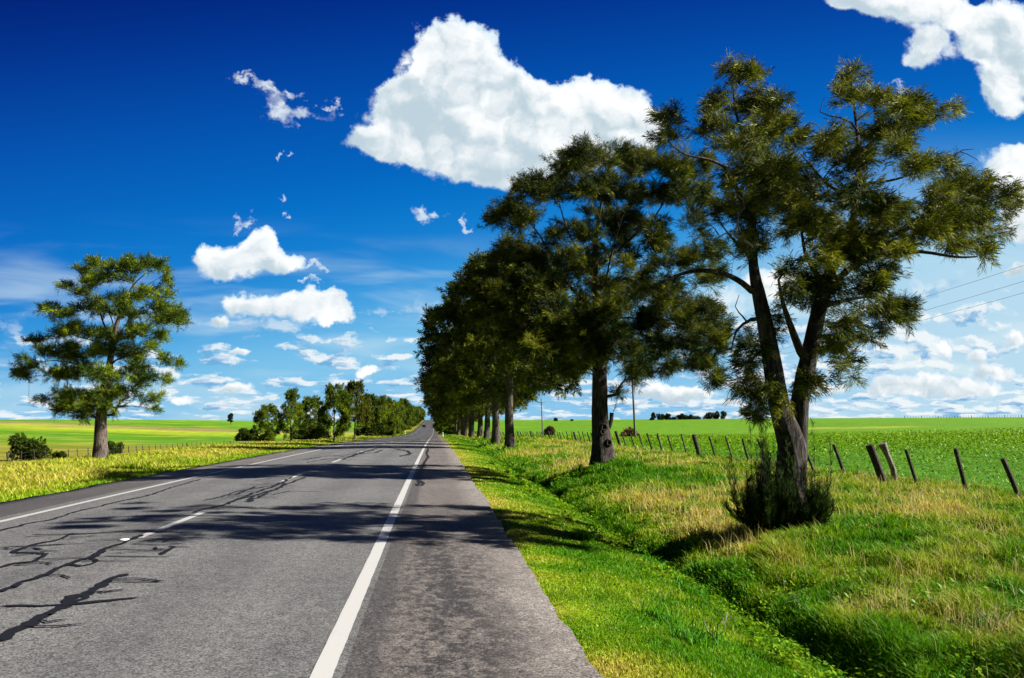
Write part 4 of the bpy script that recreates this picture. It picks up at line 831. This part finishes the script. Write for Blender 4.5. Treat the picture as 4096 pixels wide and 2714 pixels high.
# ------------------------------------------------------------------ utility poles and wires
GP = 'wooden utility poles along the right field'; XP = 26.; POLES = [(102.6, 'nearest utility pole, leaning slightly, seen right of the straight trunk'), (193, 'second utility pole, further along the right field'), (287.4, 'farthest utility pole beside the row trunks')]
def pole_top(y): return gz(XP, y)+9.1
pole0 = None
for y, lab in POLES:
    z = gz(XP, y)
    if pole0 is None:
        pole0 = empty('utility_pole', (XP, y, z), lab, 'pole', GP); mb = MB(); mb.tube([(0, 0, -.5), (-.12, 0, 3), (-.24, 0, 6), (-.36, 0, 9.1)], [.17, .15, .125, .10], 12); mb.build('pole', M['pole'], pole0, smooth=True)
        mb = MB(); mb.box((-.32, -.12, 8.1), (1.9, .1, .12)); mb.box((-.32, -.17, 7.8), (.9, .02, .05), ry=.6); ca = mb.build('crossarm', M['pole'], pole0)
        for dx, zz in ((-1.2, 8.16), (.55, 8.16), (-.36, 9.1)):
            mb = MB(); mb.tube([(dx, -.12 if zz < 9 else 0, zz), (dx, -.12 if zz < 9 else 0, zz+.08), (dx, -.12 if zz < 9 else 0, zz+.1), (dx, -.12 if zz < 9 else 0, zz+.2)], [.02, .02, .06, .035], 8); mb.build('insulator', M['ceram'], pole0)
    else: copy_tree(pole0, (XP, y, z), (1, 1, 1), 0, lab, 'pole', GP)
for dx, dz, lab in ((-.36, 9.3, 'topmost power line running beside the right field'), (-1.2, 8.36, 'lower left power line under the topmost one'), (.55, 8.36, 'lower right power line under the topmost one')):
    base = np.array([XP+dx, 102.6, gz(XP, 102.6)+dz]); ends = [(14.5, gz(XP, 14.5)+dz+.2)]+[(y, gz(XP, y)+dz) for y, _ in POLES]+[(380, gz(XP, 380)+dz)]; pts = []
    for (ya, za), (yb, zb) in zip(ends[:-1], ends[1:]):
        for t in np.linspace(0, 1, 14)[:-1]: pts.append([XP+dx, ya+(yb-ya)*t, za+(zb-za)*t-1.3*4*t*(1-t)])
    mb = MB(); mb.tube(np.array(pts)-base, .007, 5); o = mb.build('power_line', M['black']); o.location = base; tag(o, lab, 'power line', 'power lines on the poles')

# ------------------------------------------------------------------ roadside marker posts and the car
GM = 'white marker posts beside the road'; mk = None
for px, X, Y, h, lab in ((442, 1.75, 181, .95, 'white marker post with black band at the right road edge'), (407, -10.1, 275, .9, 'white marker post at the left road edge')):
    z = gz(X, Y)
    if mk is None:
        mk = empty('marker_post', (X, Y, z), lab, 'post', GM); mb = MB(); mb.tube([(0, 0, -.2), (0, 0, .5), (0, 0, .9), (0, .03, 1.0)], [.10, .10, .095, .05], 10); mb.build('post', M['white'], mk)
        mb = MB(); mb.tube([(0, 0, .62), (0, 0, .80)], .104, 10); mb.build('band', M['black'], mk); mb = MB(); mb.box((0, -.108, .71), (.06, .012, .12)); mb.build('reflector', M['red'], mk)
    else: copy_tree(mk, (X, Y, z), (1, 1, 1), 0, lab, 'post', GM)
def make_car(x, y):
    root = empty('car', (x, y, float(road_z(y)+crown(x))), 'dark car with pale headlights coming towards the camera far down the road', 'car')
    def loft(secs, mat, name, par=root):
        V = np.array([[(sx*w, yy, z) for sx, z in ((-1, z0), (-1.0, zm), (-.9, z1), (.9, z1), (1.0, zm), (1, z0))] for yy, w, z0, zm, z1 in secs]).reshape(-1, 3); mb = MB(); n = len(secs); i = np.arange(n-1)[:, None]*6; j = np.arange(6)[None]; k = (j+1) % 6
        mb.add(V, np.stack([i+j, i+k, i+k+6, i+j+6], -1).reshape(-1, 4)); mb.add(V[:6], [[0, 1, 2, 3, 4, 5]]); mb.add(V[-6:], [[5, 4, 3, 2, 1, 0]]); return mb.build(name, mat, par)
    loft([(-2.15, .72, .32, .5, .62), (-2.0, .84, .24, .55, .74), (-1.2, .89, .22, .62, .88), (-.9, .90, .22, .65, .93), (1.5, .90, .22, .65, .95), (2.05, .86, .24, .6, .93), (2.2, .76, .32, .55, .85)], M['car'], 'body')
    cab = [(-.95, .74, .90), (-.25, .62, 1.42), (.9, .62, 1.44), (1.7, .72, .93)]
    V = [(sx*w, yy, z) for yy, w, z in cab for sx in (-1, 1)]; mb = MB(); mb.add(V, [[2, 3, 5, 4], [0, 2, 4, 6], [1, 7, 5, 3]]); mb.build('cabin', M['car'], root)
    mb = MB(); mb.add([(-.70, -.93, .94), (.70, -.93, .94), (.60, -.27, 1.41), (-.60, -.27, 1.41)], [[0, 1, 2, 3]]); mb.build('windscreen', M['glass'], root)
    mb = MB(); mb.add([(-.60, .92, 1.42), (.60, .92, 1.42), (.70, 1.70, .95), (-.70, 1.70, .95)], [[0, 1, 2, 3]]); mb.build('rear_window', M['glass'], root)
    for sx in (-1, 1):
        mb = MB(); mb.box((sx*.60, -2.08, .62), (.30, .14, .16), taper=.8); mb.build('headlight', M['lamp'], root); mb = MB(); mb.box((sx*.98, -.7, .98), (.16, .10, .12)); mb.build('mirror', M['car'], root)
        for wy in (-1.35, 1.35):
            mb = MB(); mb.tube([(sx*.74, wy, .32), (sx*.94, wy, .32)], .32, 18); w_ = mb.build('wheel', M['tyre'], root); mb = MB(); mb.tube([(sx*.93, wy, .32), (sx*.955, wy, .32)], .19, 12); mb.build('rim', M['chrome'], w_)
    mb = MB(); mb.box((0, -2.15, .50), (.7, .06, .14)); mb.build('grille', M['black'], root); mb = MB(); mb.box((0, -2.19, .36), (.42, .02, .11)); mb.build('number_plate', M['white'], root)
make_car(-6.0, 428)

# ------------------------------------------------------------------ grass and crop
def blades(x, y, h, w, lean, col, rg, zoff=-.01, windx=-.12):
    n = len(x); z = ground_z(x, y)+zoff; a = rg.uniform(0, 6.283, n); ca, sa = np.cos(a), np.sin(a); la = rg.uniform(0, 6.283, n); l = lean*rg.uniform(.2, 1, n)*h
    dx = np.cos(la)*l+windx*.4*h; dy = np.sin(la)*l; b = np.stack([x, y, z], -1); s = np.stack([ca*w, sa*w, np.zeros(n)], -1)
    m = b+np.stack([dx*.35, dy*.35, h*.58], -1); t = b+np.stack([dx, dy, h*(1-.25*lean)], -1)
    V = np.stack([b-s, b+s, m+s*.75, m-s*.75, t], 1).reshape(-1, 3); i = np.arange(n)*5
    return V, np.stack([i, i+1, i+2, i+3], -1), np.stack([i+3, i+2, i+4], -1), np.repeat(col, 5, 0)
def blade_col(dr, rg, n):
    t = np.clip(dr+rg.normal(0, .16, n), 0, 1); c = lerp(lerp(LUSH*1.1, LIME*1.05, t*2.2), STRAW, t*2.0-.95); c = np.where((rg.uniform(0, 1, n) < .10*dr)[:, None], PALE, c)
    return c*rg.uniform(.65, 1.35, n)[:, None]
def scatter(n, x0, x1, y0, y1, p, rg, fr=True):
    u = rg.uniform(0, 1, n); e = 1-p; y = (y0**e+u*(y1**e-y0**e))**(1/e); x = rg.uniform(x0, x1, n)
    if fr:
        k = np.array([_rt@np.array([1, 0, 0]), 0]); px = 512+FPX*(x*_rt[0]+y*_rt[1])/(x*_fw[0]+y*_fw[1]); ok = (px > -140) & (px < 1380); x, y = x[ok], y[ok]
    return x, y
def h_right(x, y):
    h = np.interp(x, [1.05, 1.4, 2.2, 3.0, 3.7, 4.3, 5.2, 7, 12, 13.5], [.03, .04, .055, .07, .11, .12, .14, .15, .14, .11])
    return h*(.45+1.1*fbm(x, y, 1.1, 61, 2))*np.where(x > 4, .35+1.7*fbm(x, y, .38, 62, 2)**1.5*1.5, 1)
rg = np.random.default_rng(77)
x, y = scatter(700000, 1.08, 13.6, 4.4, 75, 1.75, rg); e = edge_r(y)+ROAD_R; ok = x > e-.10*rg.uniform(0, 1, len(x))**3; x, y = x[ok], y[ok]
dr = dry_right(x, y); n = len(x); sc = np.maximum(1, y/7.)**.85
V, F4, F3, C = blades(x, y, h_right(x, y)*rg.uniform(.5, 1.3, n), .0042*sc, .75, blade_col(dr, rg, n), rg)
tag(mesh_obj('verge_grass', V, [F4, F3], M['blade'], col=C), 'mixed green and straw coloured grass on the right verge and ditch', 'grass', kind='stuff')
# tall seed stalks and coarse tussocks
x, y = scatter(30000, 4.2, 13.4, 5, 70, 1.7, rg); dr = dry_right(x, y); ok = rg.uniform(0, 1, len(x)) < np.clip(dr*1.1-.2, .02, 1); x, y = x[ok], y[ok]; n = len(x)
V, F4, F3, C = blades(x, y, rg.uniform(.22, .48, n), .0026*np.maximum(1, y/7), .55, PALE*rg.uniform(.55, 1.1, n)[:, None], rg)
x, y = scatter(2600, 3.2, 13.2, 5, 45, 1.6, rg); m = 44; k = fbm(x, y, 2.0, 91) > .47; x, y = x[k], y[k]; ex = np.array([hit((2048+a/1.1558)/4, (1900+b/1.1558)/4)[:2] for a, b in ((650,650),(700,665),(745,690),(790,760),(830,780),(870,800),(900,770),(820,740),(270,290),(320,300),(350,310),(600,370))]); x = np.concatenate([x, ex[:, 0]]); y = np.concatenate([y, ex[:, 1]]); xx = np.repeat(x, m)+rg.normal(0, .07, len(x)*m); yy = np.repeat(y, m)+rg.normal(0, .07, len(x)*m); n = len(xx)
cc = lerp(DARK*1.6, LUSH*1.7, rg.uniform(0, 1, n)); V2, G4, G3, C2 = blades(xx, yy, rg.uniform(.08, .24, n), .006*np.maximum(1, yy/8), 1.1, cc, rg); off = len(V)
tag(mesh_obj('tussock_grass', np.concatenate([V, V2]), [np.concatenate([F4, G4+off]), np.concatenate([F3, G3+off])], M['blade'], col=np.concatenate([C, C2])), 'dark tussocks and pale seed stalks standing in the right verge', 'grass', kind='stuff')
# right verge, further off
x, y = scatter(110000, 1.4, 13.8, 70, 500, 1.5, rg); n = len(x); dr = dry_right(x, y)
V, F4, F3, C = blades(x, y, h_right(x, y)*rg.uniform(.8, 1.8, n), .0007*y, .6, blade_col(dr, rg, n), rg)
tag(mesh_obj('far_verge_grass', V, [F4, F3], M['blade'], col=C), 'distant grass along the right-hand tree row', 'grass', kind='stuff')
# left verge
x, y = scatter(420000, -33, -9.35, 12, 330, 1.25, rg); e = ROAD_L+(fbm(y, y*0, .9, 78, 4)-.5)*.4; ok = (x < e+.05) & ((x > -22) | (rg.uniform(0, 1, len(x)) < .6)); x, y = x[ok], y[ok]; n = len(x)
nn = fbm(x, y, 3.5, 22); dr = np.clip(np.interp(x, [-33, -24, -20, -13, -10.5, -9.4], [.45, .5, .68, .74, .45, .2])+(nn-.5)*1.0, 0, 1); hh = np.interp(x, [-33, -21, -12, -10.3, -9.4], [.10, .24, .32, .16, .05])*(.5+fbm(x, y, 1.6, 33, 2))
V, F4, F3, C = blades(x, y, hh*rg.uniform(.55, 1.35, n), .0006*np.maximum(y, 12), .7, blade_col(dr, rg, n), rg)
tag(mesh_obj('yellow_verge_grass', V, [F4, F3], M['blade'], col=C), 'tall yellowing grass on the left verge', 'grass', kind='stuff')
# crop
x, y = scatter(600000, 13., 170, 14, 210, 1.25, rg); edge = 13.6+(fbm(x, y, 1.5, 8)-.5)*2; gap = fbm(x, y, 2.2, 95); ok = (x > edge) & (rg.uniform(0, 1, len(x)) < (.25+1.4*np.clip(gap-.28, 0, .6)+.3*(y > 40))*(1-.9*sstep(90, 200, y))); x, y = x[ok], y[ok]; n = len(x)
s = .029*np.maximum(1, y/22)**.9*rg.uniform(.6, 1.5, n); z = ground_z(x, y)+rg.uniform(.02, .26, n); a = rg.uniform(0, 6.283, n); ti = rg.normal(0, .55, n)
U = np.stack([np.cos(a), np.sin(a), ti], -1)*s[:, None]; W = np.stack([-np.sin(a), np.cos(a), rg.normal(0, .5, n)], -1)*s[:, None]*.7; c = np.stack([x, y, z], -1)
V = np.stack([c-U, c+W*.8-U*.1, c+U, c-W*.8+U*.1], 1).reshape(-1, 3); i = np.arange(n)*4; cc = lerp(CROP*1.15, LIME*.95, rg.uniform(0, 1, n)*(.75+.5*sstep(20, 150, y)))*rg.uniform(.7, 1.4, n)[:, None]
tag(mesh_obj('crop_plants', V, [np.stack([i, i+1, i+2, i+3], -1)], M['crop'], col=np.repeat(cc, 4, 0)), 'low bright green leafy crop covering the right field', 'crop', kind='stuff')

# ------------------------------------------------------------------ small things
sx, sy = rp((575/1.1558)/4, (1900+303/1.1558)/4); o = empty('road_stud', (sx, sy, float(road_z(sy)+crown(sx))), 'small white reflective stud beside the centre line near its closest dash', 'road stud')
mb = MB(); mb.box((0, 0, .012), (.14, .11, .024), taper=.7); mb.build('base', M['white'], o); mb = MB(); mb.box((0, -.052, .012), (.10, .008, .012)); mb.build('reflector', M['lamp'], o)
def twig(px, py, L, seed, lab, mat='dead'):
    p = hit(px, py); p[2] = gz(p[0], p[1]); rg = np.random.default_rng(seed); mb = MB()
    for k in range(4):
        a = rg.uniform(0, 6.28); q = np.array([math.cos(a)*.5, math.sin(a)*.3, rg.uniform(.4, .9)])*L; mb.tube([(0, 0, 0), q*.5+rg.normal(0, .03, 3), q, q+rg.normal(0, .05, 3)], [.007, .006, .005, .003], 5)
    o = mb.build('dry_twig', M[mat]); o.location = p; tag(o, lab, 'twig')
twig(994, 643, .34, 1, 'bare pale forked twig in the grass near the lower right corner')
twig(799, 613, .22, 2, 'small pale dry twig in the grass right of the ditch')
twig(716, 640, .26, 5, 'dry stalk lying in the short green grass left of the ditch')

rg = np.random.default_rng(200); x, y = scatter(2600, 2.6, 13.2, 4.6, 40, 1.5, rg); k = (vnoise(x, y, 1.3, 44) > .45); x, y = x[k], y[k]; m = 26; wx = np.repeat(x, m)+rg.normal(0, .07, len(x)*m); wy = np.repeat(y, m)+rg.normal(0, .07, len(x)*m)
n = len(wx); a = rg.uniform(0, 6.283, n); s_ = (.022*np.maximum(1, wy/12)*rg.uniform(.6, 1.5, n))[:, None]; c = np.stack([wx, wy, ground_z(wx, wy)+rg.uniform(.03, .17, n)], -1)
U = np.stack([np.cos(a), np.sin(a), rg.normal(.15, .4, n)], -1)*s_; W = np.stack([-np.sin(a), np.cos(a), rg.normal(0, .4, n)], -1)*s_*.55; V = np.stack([c-U, c+W-U*.1, c+U, c-W+U*.1], 1).reshape(-1, 3); i = np.arange(n)*4
cc = lerp(LUSH*.9, LIME*.9, np.repeat(rg.uniform(0, 1, len(x)), m))*rg.uniform(.7, 1.3, n)[:, None]
tag(mesh_obj('verge_weeds', V, [np.stack([i, i+1, i+2, i+3], -1)], M['crop'], col=np.repeat(cc, 4, 0)), 'low broad-leaved green weeds among the grass of the right verge', 'weeds', kind='stuff')
print('LONG', [(o.name, o['label']) for o in scene.objects if 'label' in o.keys() and len(o['label'].replace('-', ' ').split()) > 16])
